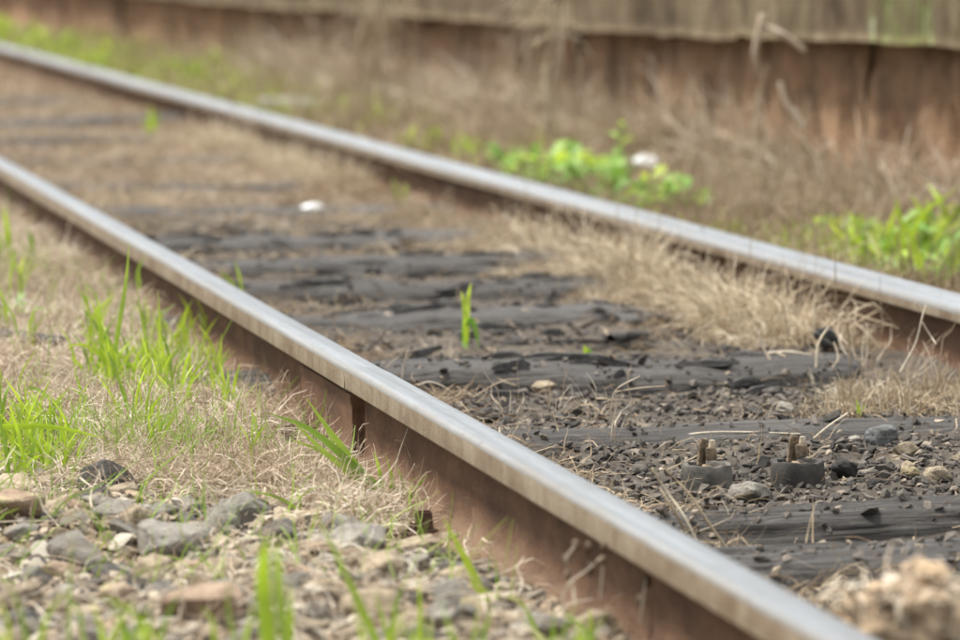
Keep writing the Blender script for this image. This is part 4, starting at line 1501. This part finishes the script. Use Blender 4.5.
for i in range(14):
    bx = random.uniform(-10, 620)
    Y = random.uniform(3.1, 3.5)
    bl = []
    for k in range(random.randint(2, 4)):
        x0 = bx + random.uniform(-22, 22)
        h = random.uniform(5, 42)
        dx = random.uniform(-28, 28)
        bl.append(([(x0, 652), (x0 + dx * .35, 652 - h * .6), (x0 + dx, 640 - h)], random.uniform(5, 8), random.choice(['lime', 'green', 'green'])))
    px_plant(G, 'grass', 'low out of focus green tuft along the bottom edge ' + ('under the boulder' if 120 < bx < 250 else 'left of the boulder' if bx <= 120 else 'right of the broad lime blade' if bx > 300 else 'under the broad lime blade'), (bx, 652), bl, Y=Y, jit=.015, group='blurred tufts along the bottom edge')

# small green tufts sprinkled on the left verge
for i in range(64):
    bx, by = random.choice([(random.uniform(0, 250), random.uniform(300, 480)), (random.uniform(80, 210), random.uniform(330, 420)), (random.uniform(0, 230), random.uniform(370, 470)), (random.uniform(0, 70), random.uniform(430, 490)), (random.uniform(90, 220), random.uniform(350, 420))])
    bl = []
    for k in range(random.randint(4, 7)):
        x0 = bx + random.uniform(-10, 10)
        h = random.uniform(18, 66)
        dx = random.uniform(-26, 26)
        bl.append(([(x0, by), (x0 + dx * .3, by - h * .6), (x0 + dx, by - h)], random.uniform(2.8, 5), random.choice(['lime', 'lime', 'green'])))
    px_plant(G, 'grass', '%s %s tuft of thin green blades ' % ('taller' if max(abs(q[0][2][1] - by) for q in bl) > 46 else 'low', dict({4: 'four bladed', 5: 'five bladed', 6: 'six bladed', 7: 'seven bladed'})[len(bl)]) + near_anchor('mat', *on_ground(bx, by)[:2]), (bx, by), bl, group='little green tufts left of the rail')

# far side: tufts and leafy weeds on the verge
FARG = [(10, 52), (35, 58), (60, 62), (82, 70), (95, 76), (20, 44), (48, 50), (75, 56), (165, 80), (190, 88), (215, 72), (378, 128), (425, 152), (470, 160), (118, 66), (5, 40)]
for (bx, by) in FARG:
    bl = []
    for k in range(14):
        x0 = bx + random.uniform(-18, 18)
        h = random.uniform(10, 28)
        dx = random.uniform(-12, 12)
        bl.append(([(x0, by), (x0 + dx * .3, by - h * .6), (x0 + dx, by - h)], random.uniform(5, 8), random.choice(['lime', 'lime', 'green'])))
    px_plant(G, 'grass', 'blurred yellow green tuft beyond the far rail ' + near_anchor('wall', *on_ground(bx, by)[:2]), (bx, by), bl, group='far green tufts beyond the far rail', jit=.08)
px_plant(G, 'grass', 'blurred green sprig on brown litter in front of the far rail', (153, 135), [([(153, 138), (151, 120), (150, 104)], 8, 'lime'), ([(155, 138), (157, 122), (158, 108)], 7), ([(150, 138), (146, 128), (142, 118)], 6)])
px_plant(G, 'grass', 'faint green sprig low at the inside of the far rail above the dry grass', (400, 205), [([(398, 205), (396, 190), (392, 176)], 6), ([(402, 205), (406, 192), (404, 182)], 6)])

for (bx, by, n, lab) in [(925, 292, 12, 'thick yellow green tuft right of the arching blade, standing against the far rail'), (868, 270, 9, 'loose green tuft left of the arching blade close to the far rail'), (945, 240, 9, 'highest green tuft of the right hand patch, at the foot of the dry tangle'), (905, 285, 14, 'tall bright green tuft by the far rail, one blade arching to the right edge'), (938, 262, 9, 'bright green tuft at the right edge behind the arching blade'), (848, 256, 5, 'small green tuft just above the far rail left of the big green patch'), (880, 262, 7, 'green tuft between the small one and the arching blade'), (955, 292, 8, 'lowest green tuft in the corner of far rail and right edge')]:
    bl = []
    for k in range(n):
        x0 = bx + random.uniform(-24, 24)
        h = random.uniform(24, 62)
        dx = random.uniform(-26, 26)
        bl.append(([(x0, by), (x0 + dx * .3, by - h * .6), (x0 + dx, by - h)], random.uniform(7, 11), random.choice(['lime', 'lime', 'green', 'weed'])))
    if bx == 905:
        bl += [([(908, 285), (910, 250), (922, 215), (960, 186)], 7, 'lime'), ([(905, 285), (903, 235), (895, 195)], 9, 'lime'), ([(935, 285), (938, 240), (958, 205)], 9, 'lime')]
    px_plant(G, 'grass', lab, (bx, by), bl, jit=.06)


def weed(px, py, hpx, spread, label, group=None, n=12, mat='weed', stem=False):
    b = on_ground(px, py)
    k = b.y / FPX
    root = empty('leafy_weed', b, label=label, cat='weed', group=group)
    H = hpx * k
    for i in range(n):
        a = i * 2.4 + random.uniform(-.4, .4)
        f = (i + .5) / n
        if stem:
            o = Vector((random.uniform(-.004, .004), 0, H * f))
            L = spread * k * (.5 + .5 * (1 - f))
            rise = random.uniform(.2, .8)
        else:
            o = Vector((random.uniform(-.65, .65) * spread * k, random.uniform(-.6, .6) * spread * k, H * random.uniform(.15, 1.0)))
            L = spread * k * random.uniform(.25, .6)
            rise = random.uniform(-.1, 1.3)
        d = Vector((math.cos(a), math.sin(a), rise)).normalized()
        mid = o + d * L * .55
        tip = o + d * L + Vector((0, 0, -L * .25))
        blade_obj('leaf', root, [o, mid, tip], L * random.uniform(.36, .55), M[mat if random.random() < .78 else 'lime'], random.uniform(.2, .8), tip=.05, face=Vector((0, -.3, 1)), n=6, widest=.45, fold=.2)
        if not stem: stalk_obj('stem', root, [Vector((0, 0, -.005)), o * .6, o], .0012, .0009, M['green'], 4, .4, 4)
    if stem: stalk_obj('stem', root, [Vector((0, 0, -.005)), Vector((.003, 0, H * .5)), Vector((0, 0, H))], .002, .0012, M['green'], 6, .4, 5)
    return root


random.seed(8)
WG = 'leafy weeds beyond the far rail'
for (px, py, h, s, lab, st) in [
    (620, 190, 74, 44, 'tallest leafy weed beyond the far rail, pointed upright shoot left of the white litter', True),
    (540, 184, 34, 48, 'leafy weed at the left end of the green patch beyond the far rail', False),
    (572, 190, 34, 50, 'bushy leafy weed in the middle of the green patch beyond the far rail', False),
    (598, 202, 40, 50, 'darker leafy weed in front of the pointed shoot', False),
    (640, 208, 34, 50, 'leafy weed directly below the white litter', False),
    (668, 214, 34, 46, 'leafy weed at the right end of the green patch below the dry grass', False),
    (520, 178, 30, 44, 'small leafy weed ending the green patch on its left', False),
    (684, 214, 30, 40, 'last small leafy weed of the green patch toward the dry tangle', False),
    (560, 180, 34, 44, 'pale leafy weed at the back of the green patch', False),
    (600, 180, 30, 40, 'round leafed weed left of the pointed shoot', False)]:
    weed(px, py + 6, h, s * (.62 if st else 1.2), lab, WG, 12 if st else 19, 'weed', st)
for (px, py, h, s, lab) in [
    (870, 262, 18, 40, 'low leafy weed at the left end of the right hand green patch'),
    (915, 278, 24, 44, 'low leafy weed in front of the arching grass blade'),
    (948, 288, 30, 48, 'leafy weed at the right edge touching the far rail'),
    (935, 258, 34, 46, 'leafy weed behind the others at the right edge'),
    (846, 250, 26, 44, 'lone small leafy weed just left of the right hand green patch'),
    (900, 290, 24, 40, 'low leafy weed pressed against the far rail below the arching blade'),
    (958, 270, 40, 50, 'largest leafy weed cut by the right edge'),
    (925, 290, 22, 40, 'bright leafy weed between the arching blade and the corner weed'),
    (890, 250, 22, 40, 'small leafy weed behind the arching grass blade')]:
    weed(px, py, h, s * 1.2, lab, WG, 20)
weed(14, 328, 26, 34, 'light green leafy weed on the pale stone at the left edge', None, 14, 'weed')
weed(218, 490, 8, 14, 'tiny leafy weed in the dry mat above the mossy topped stone', None, 6, 'weed')


# --- dry stalks and sticks
def px_stalk(name, cat, label, paths, r0, mat='straw', base=None, group=None, Y=None, part='stalk', lift=True):
    first = paths[0][0]
    b = on_ground(*(base or first)) if Y is None else at_depth(*(base or first), Y)
    if Y is not None and lift: b.z = gz(b.x, b.y)
    root = empty(name, b, label=label, cat=cat, group=group)
    k = b.y / FPX
    for path in paths:
        pts = [at_depth(x, y, b.y + random.uniform(-.015, .015)) - b for (x, y) in path]
        stalk_obj(part, root, pts, r0 * k * .5, r0 * k * .35, M[mat], 10, random.uniform(.7, 1.0))
    return root


random.seed(31)
px_stalk('dry_stalk', 'dry stalk', 'two long dry stalks slanting down to the near rail in front of the capped bolts', [[(734, 558), (712, 528), (690, 495), (664, 468)], [(700, 548), (684, 516), (664, 488), (652, 468)], [(684, 528), (672, 508), (660, 488)]], 3.2, 'straw_gold', base=(734, 560))
px_stalk('dry_stalk', 'dry stalk', 'thin curved dry stalk over the thin dark sleeper', [[(745, 534), (744, 515), (738, 502), (724, 494)], [(731, 532), (729, 515), (722, 500)]], 1.8, 'straw', base=(745, 536))
px_stalk('dry_stalk', 'dry stalk', 'dry bent stalks standing beside the web left of the rail bolt head', [[(394, 500), (396, 465), (408, 428)], [(433, 506), (438, 480), (450, 453)], [(408, 504), (412, 470), (406, 445), (396, 440)], [(429, 506), (428, 480), (429, 455)]], 1.4, 'straw', base=(400, 504))
px_stalk('dry_stalk', 'dry stalk', 'crossed pale stalks lying at the bulging end of the thick sleeper', [[(806, 374), (790, 360), (776, 352)], [(770, 360), (762, 345), (760, 335)], [(768, 353), (790, 352), (812, 355)]], 3.0, 'straw', base=(790, 374))
px_stalk('dry_stalk', 'dry stalk', 'bent branching dry stem rising against the web of the far rail', [[(900, 372), (915, 345), (922, 318), (926, 305)], [(922, 322), (930, 335), (936, 344)], [(921, 312), (916, 302)]], 2.0, 'straw', base=(900, 400))
px_stalk('dry_stalk', 'dry stalk', 'arched dry stalk beside the black lump at the far rail', [[(816, 372), (818, 345), (828, 328), (840, 318)], [(824, 374), (838, 360), (834, 342)], [(850, 375), (849, 340), (846, 322)]], 2.4, 'straw_gold', base=(820, 380))
px_stalk('dry_stalk', 'dry stalk', 'thin yellow stalk lying along the back edge of the bolt gravel', [[(660, 440), (700, 433), (740, 432), (800, 434)]], 2.0, 'straw_gold', base=(700, 442))
px_stalk('dry_stalk', 'dry stalk', 'fallen dry stalk reaching from the stubble down to the second bolt', [[(812, 440), (830, 425), (848, 413)]], 2.6, 'straw', base=(812, 442))
px_stalk('dry_stalk', 'dry stalk', 'slender dry twigs curving over the left end of the thick sleeper', [[(455, 404), (462, 390), (474, 398)], [(418, 385), (430, 382), (446, 388), (462, 402)], [(402, 378), (404, 362), (408, 350)]], 1.6, 'straw', base=(440, 405))
px_stalk('dry_stalk', 'dry stalk', 'forked pale straw leaning in front of the bluish shard', [[(610, 412), (616, 390), (640, 376)], [(615, 392), (640, 388), (665, 386)]], 1.6, 'straw', base=(610, 414))
px_stalk('dry_stalk', 'dry stalk', 'white dry stalk leaning over the dark charcoal stone', [[(80, 478), (95, 490), (108, 500)], [(46, 502), (52, 485), (70, 470)]], 2.2, 'straw', base=(80, 502))
px_stalk('dry_stalk', 'dry stalk', 'white straw piece poking out of the dry mat above the mossy topped stone', [[(204, 480), (208, 490), (216, 502)], [(188, 505), (196, 515), (204, 528)]], 2.2, 'straw', base=(206, 506))
px_stalk('dry_stalk', 'dry stalk', 'long thin stalk lying level across the left ballast', [[(0, 522), (30, 521), (62, 521)]], 1.4, 'straw', base=(30, 530))
px_stalk('dry_stalk', 'dry stalk', 'second thin stalk lying level just above the reddish boulder', [[(125, 570), (170, 569), (215, 571)]], 1.4, 'straw', base=(170, 572))
px_stalk('dry_stalk', 'dry stalk', 'leaning brown stalk in the mat above the little sprig', [[(200, 445), (206, 430), (207, 415)]], 2.0, 'stick', base=(200, 448))
px_stalk('dry_stalk', 'dry stalk', 'pale slanting straw between the tall blade tuft and the web', [[(160, 342), (180, 355), (204, 372)]], 2.2, 'straw', base=(180, 375))
px_stalk('dry_stalk', 'dry stalk', 'pair of dry straws leaning on the web left of the joint', [[(228, 342), (240, 332), (252, 322)], [(222, 338), (238, 336), (254, 336)]], 2.0, 'straw', base=(228, 345))
# seed heads in front of the near rail
px_stalk('seed_stalk', 'dry plant', 'blurred grey seed stalks in front of the web at the bottom', [[(575, 605), (572, 580), (566, 560), (575, 546)], [(600, 600), (602, 575), (604, 548)], [(560, 608), (568, 585), (590, 568), (602, 556)], [(640, 625), (643, 600), (646, 580)]], 2.2, 'straw', Y=3.75, base=(580, 608))
sroot = [o for o in bpy.data.objects if o.name.startswith('seed_stalk')][0]
for (px, py) in [(566, 560), (576, 545), (604, 548), (603, 560), (568, 575), (590, 569), (646, 582), (641, 600), (588, 548)]:
    p = at_depth(px, py, 3.75) - sroot.location
    bm = bmesh.new()
    bmesh.ops.create_icosphere(bm, subdivisions=1, radius=.0042)
    for v_ in bm.verts: v_.co = Vector((v_.co.x, v_.co.y, v_.co.z * 1.6)) * random.uniform(.8, 1.2)
    link('seed_head', bm_mesh('seed_head', bm, M['straw'], True), sroot, p)

# canes and roots on the wall
wy = at_depth(760, 30, 9.35).y
px_stalk('bent_cane', 'dead cane', 'pale bent dead cane hooked over the coping, brightest straw on the wall', [[(763, 14), (761, 22), (757, 40), (755, 56), (760, 75)], [(760, 25), (782, 34), (804, 50)]], 8, 'straw', Y=9.30, base=(761, 60), lift=False)
px_stalk('bent_cane', 'dead cane', 'broken pale stalk lying against the wall below the hooked cane', [[(780, 82), (784, 98), (790, 110)], [(792, 108), (800, 122), (804, 128)]], 6, 'straw', Y=9.30, base=(790, 120), lift=False)
px_stalk('hanging_root', 'dead root', 'bundle of dead grass stems hanging from the coping above the leafy weeds', [[(558, 4), (560, 30), (562, 60), (553, 110)], [(562, 30), (535, 45), (522, 75), (505, 105)], [(562, 34), (580, 40), (592, 56)], [(566, 2), (566, 34), (556, 62), (550, 95)], [(555, 20), (545, 36), (530, 44)], [(570, 2), (572, 30), (580, 70), (575, 100)], [(552, 2), (548, 50), (540, 100)]], 2.2, 'straw_brown', Y=11.0, base=(558, 100), lift=False)
px_stalk('hanging_root', 'dead root', 'pale upright root strip on the wall left of the leafy weeds', [[(548, 60), (550, 80), (549, 105), (556, 140)], [(545, 66), (546, 90), (552, 135)]], 4, 'straw_brown', Y=11.5, base=(549, 140), lift=False)
px_stalk('hanging_root', 'dead root', 'dead stems drooping over the coping near its left joint', [[(372, 0), (374, 30), (370, 70), (366, 110)], [(380, 0), (384, 40), (380, 90), (390, 125)], [(385, 5), (398, 20), (410, 40), (420, 80)], [(366, 0), (360, 35), (350, 70)], [(376, 0), (380, 60), (400, 115)], [(362, 0), (366, 60), (356, 120)]], 2.4, 'straw_brown', Y=13.0, base=(376, 120), lift=False)
for i, (px, py) in enumerate([(700, 150), (735, 165), (820, 150), (870, 165), (900, 150), (665, 150), (940, 165), (770, 170)]):
    px_stalk('dry_stalk', 'dry stalk', 'slanting dry stem in the tangle along the wall foot', [[(px, py + 40), (px + random.uniform(-10, 20), py + 10), (px + random.uniform(-30, 40), py - 25)], [(px + 8, py + 40), (px + random.uniform(-20, 10), py + 5), (px + random.uniform(-40, 20), py - 10)]], 1.7, 'straw', Y=8.9 + (960 - px) / 960 * 3.5, base=(px, py + 40), group='stems along the wall foot')

# sticks and wood bits
def stick(label, p0, p1, wpx, mat='stick', name='stick', cat='stick'):
    a = on_ground(*p0)
    b_ = on_ground(*p1)
    k = a.y / FPX
    root = empty(name, a, label=label, cat=cat)
    mid = (a + b_) / 2
    if name == 'plank': a.z += .022; b_.z += .018
    d = b_ - a
    r_ = wpx * k * .5
    up = Vector((0, 0, r_ * .8))
    me_o = stalk_obj(name, None, [up, d * .35 + up + Vector((0, .004, .003)), d * .7 + up + Vector((0, -.004, .002)), d + up], r_, r_ * .8, M[mat], 10, .6, 8)
    bpy.data.objects.remove(root)
    me_o.location = a
    return tag(me_o, label, cat)


stick('straight grey stick lying level behind the seedling gravel, left of the golden grass', (508, 328), (640, 322), 7, 'wood_grey')
stick('slanting tan stick leaning up to the golden grass', (575, 332), (628, 310), 5)
stick('thin stick sloping down right of the green seedling', (498, 318), (526, 342), 4)
stick('dark broken branch lying right of the brown wood chip', (610, 345), (650, 340), 12, 'wood')
stick('grey broken stick end poking out of the left green tuft', (46, 432), (64, 440), 9, 'wood_grey')
stick('weathered grey plank end in the dry grass at the left edge', (-20, 352), (62, 358), 13, 'wood_grey', 'plank', 'plank')
stick('red brown twig stub beside the near rail in front of the grey split sleeper', (752, 566), (764, 564), 6, 'rust_block')
stick('pale flat twig lying behind the red brown stub', (746, 557), (800, 560), 3.5)
stick('curved dark bark strip behind the blue grey stone', (822, 432), (846, 424), 7, 'wood_brown')
p = on_ground(566, 362)
me = rock_data(777, M['wood_brown'], True, pts=18, flat=.4, bevel=.03)
for v_ in me.vertices: v_.co = (v_.co.x * .075, v_.co.y * .03, v_.co.z * .045 + .007)
o = link('wood_chip', me, None, p, label='brown pointed wood chip lying right of the green seedling', cat='wood chip')
o.rotation_euler = (0, -.12, .1)

# --- litter
def crumple(name, px, py, wpx, hpx, mat, label, cat, seed, lift=0):
    p = on_ground(px, py)
    k = p.y / FPX
    p.z += lift * k
    bm = bmesh.new()
    bmesh.ops.create_icosphere(bm, subdivisions=3, radius=.5)
    for v_ in bm.verts:
        x, y, z = v_.co
        f = 1 + .35 * float(vnoise(x * 4 + z * 3, y * 4, seed)) + .15 * float(vnoise(x * 11, y * 11 + z * 8, seed + 1))
        v_.co = Vector((x * f * wpx * k, y * f * wpx * k * .6, (z * f * .9 + .4) * hpx * k))
    link(name, bm_mesh(name, bm, M[mat], False), None, p, label=label, cat=cat)


crumple('plastic_litter', 646, 182, 27, 18, 'litter_white', 'bright white crumpled plastic litter at the wall foot above the leafy weeds', 'litter', 5, 14)
crumple('plastic_litter', 188, 92, 9, 6, 'litter_red', 'tiny blurred red scrap beside the far rail', 'litter', 6)

# --- capped bolts and bolt head
def ring_bm(r0, r1, h, seg=28, gap=None, wob=.0015, seed=1):
    bm = bmesh.new()
    rows = []
    prof = [(r1, 0), (r1 * 1.01, h * .5), (r1, h * .93), (r1 * .95, h), (r0 * 1.04, h), (r0, h * .93), (r0, h * .80), (0.0005, h * .77)]
    for i in range(seg):
        a = 2 * math.pi * i / seg
        row = []
        for j, (r_, z) in enumerate(prof):
            d = wob * float(vnoise(math.cos(a) * 3 + 5, math.sin(a) * 3 + z * 80, seed))
            zz = z + (wob * 1.2 * float(vnoise(math.cos(a) * 4, math.sin(a) * 4, seed + 4)) if z > h * .5 else 0)
            row.append(bm.verts.new(((r_ + d) * math.cos(a), (r_ + d) * math.sin(a), zz)))
        rows.append(row)
    for i in range(seg):
        for j in range(len(prof) - 1):
            bm.faces.new((rows[i][j], rows[(i + 1) % seg][j], rows[(i + 1) % seg][j + 1], rows[i][j + 1]))
    bmesh.ops.recalc_face_normals(bm, faces=bm.faces)
    return bm


def capped_bolt(px, py, rpx, hpx, mat, label, turn, seed):
    p = on_ground(px, py)
    k = p.y / FPX
    r_ = rpx * k
    h = hpx * k
    root = empty('capped_bolt', (p.x, p.y + r_ * .9, p.z - .004), turn, label=label, cat='bolt')
    o = link('collar', bm_mesh('collar', ring_bm(r_ * .74, r_, h, seed=seed), M[mat], True), root)
    o.data.set_sharp_from_angle(angle=R(40))
    # shank and battered square head
    bm = bmesh.new()
    bmesh.ops.create_cone(bm, cap_ends=True, segments=12, radius1=r_ * .26, radius2=r_ * .25, depth=h * .9, matrix=Matrix.Translation((0, 0, h * .55)))
    link('shank', bm_mesh('shank', bm, M['bolt'], True), root)
    for nm, dx, dy, sx, sy, sz, z0, ang, til, mt in (('bolt_plate', -.16, .1, .42, .13, 1.12, .0, .5, .10, 'bolt'), ('nut', .14, -.08, .44, .42, .50, .30, -.35, -.08, 'bolt'), ('bolt_tip', .18, -.06, .20, .20, .30, .78, .2, .1, 'bolt_highlight')):
        bm = bmesh.new()
        bmesh.ops.create_cube(bm, size=1)
        bmesh.ops.bevel(bm, geom=list(bm.edges), offset=.09, segments=2, affect='EDGES')
        for v_ in bm.verts:
            x, y, z = v_.co
            d = 1 + .10 * float(vnoise(x * 6 + z * 4, y * 6 + z * 5, seed + 7))
            v_.co = Vector((x * d * sx * r_, y * d * sy * r_, z * d * sz * r_))
        o = link(nm, bm_mesh(nm, bm, M[mt], False), root, (dx * r_, dy * r_, h * .85 + (z0 + sz * .5) * r_))
        o.rotation_euler = (.05, til, ang)
    return root


capped_bolt(708, 490, 26, 27, 'collar_grey', 'bolt with a flaking grey collar, closer to the near rail', .3, 3)
capped_bolt(799, 488, 27, 28, 'rubber', 'bolt with an intact black collar, right one of the capped pair', .1, 17)

p = on_ground(421, 541, .007)
k = p.y / FPX
root = empty('rail_bolt', p, .35, label='rusty square bolt head standing in the ballast beside the near rail', cat='bolt')
for nm, w_, h_, z_ in (('bolt_head', 22, 21, 6), ('flange', 34, 7, 0)):
    bm = bmesh.new()
    bmesh.ops.create_cube(bm, size=1, matrix=Matrix.Translation((0, 0, (z_ + h_ / 2) * k)) @ Matrix.Diagonal((w_ * k, w_ * k, h_ * k, 1)))
    bmesh.ops.bevel(bm, geom=list(bm.edges), offset=2.2 * k, segments=2, affect='EDGES')
    for v_ in bm.verts: v_.co.x *= 1 - .5 * max(0, v_.co.z) / (60 * k)
    link(nm, bm_mesh(nm, bm, M['rust_block'], False), root)

# --- knobbly dry debris in the bottom right corner
def debris():
    Y = 3.35
    b = at_depth(905, 660, Y)
    b.z = gz(b.x, b.y)
    root = empty('dry_root_clump', b, label='knobbly tan clump of dry roots and clods in the bottom right corner', cat='root clump')
    r = random.Random(3)
    clods = [(905, 622, 120, 74, 'clod'), (917, 588, 62, 40, 'clod'), (866, 625, 66, 30, 'clod'), (945, 615, 52, 70, 'clod'), (893, 583, 26, 12, 'clod_pale'), (848, 612, 26, 12, 'clod_pale'), (925, 574, 34, 14, 'clod'), (880, 650, 110, 50, 'clod')]
    kk = Y / FPX
    for i, (px, py, w_, h_, mt) in enumerate(clods):
        bm = bmesh.new()
        bmesh.ops.create_icosphere(bm, subdivisions=4, radius=.5)
        for v_ in bm.verts:
            x, y, z = v_.co
            f = 1 + .45 * float(vnoise(x * 3.2 + z * 2 + i * 5, y * 3.2 - z * 2.6, 50 + i)) + .28 * float(vnoise(x * 8 + z * 7, y * 8 + z * 6, 60 + i)) + .12 * float(vnoise(x * 22 + z * 17, y * 22 - z * 14, 70 + i))
            v_.co = Vector((x * f * w_ * kk, y * f * w_ * kk * .9, z * f * h_ * kk))
        o = link('clod', bm_mesh('clod', bm, M[mt], True), root, at_depth(px, py, Y + r.uniform(-.02, .05)) - b)
        o.rotation_euler = (r.uniform(-.2, .2), r.uniform(-.25, .25), r.uniform(-.5, .5))
    N = 260
    bx = np.array([at_depth(r.uniform(835, 965), r.uniform(572, 650), Y + r.uniform(-.06, .04)) - b for _ in range(N)])
    VV, FF, TT = ribbons(bx, rng.uniform(0, 6.28, N), rng.normal(-.1, .5, N), rng.uniform(.02, .06, N), rng.uniform(.0012, .004, N), rng.uniform(0, 1.6, N), rng.normal(0, 1, N), rng.uniform(.1, 1, N), 5, .3, .3)
    link('rootlets', np_mesh('rootlets', VV, FF, M['straw'], False, TT), root)
    for i in range(16):
        x0, y0 = r.uniform(845, 960), r.uniform(585, 640)
        pts = [at_depth(x0, y0, Y - .02) - b, at_depth(x0 + r.uniform(-20, 20), y0 - r.uniform(0, 20), Y - .04) - b, at_depth(x0 + r.uniform(-40, 40), y0 + r.uniform(-10, 30), Y - .03) - b]
        stalk_obj('root', root, pts, .0026, .0012, M['straw' if i % 3 else 'stick'], 8, .6, 5)


debris()
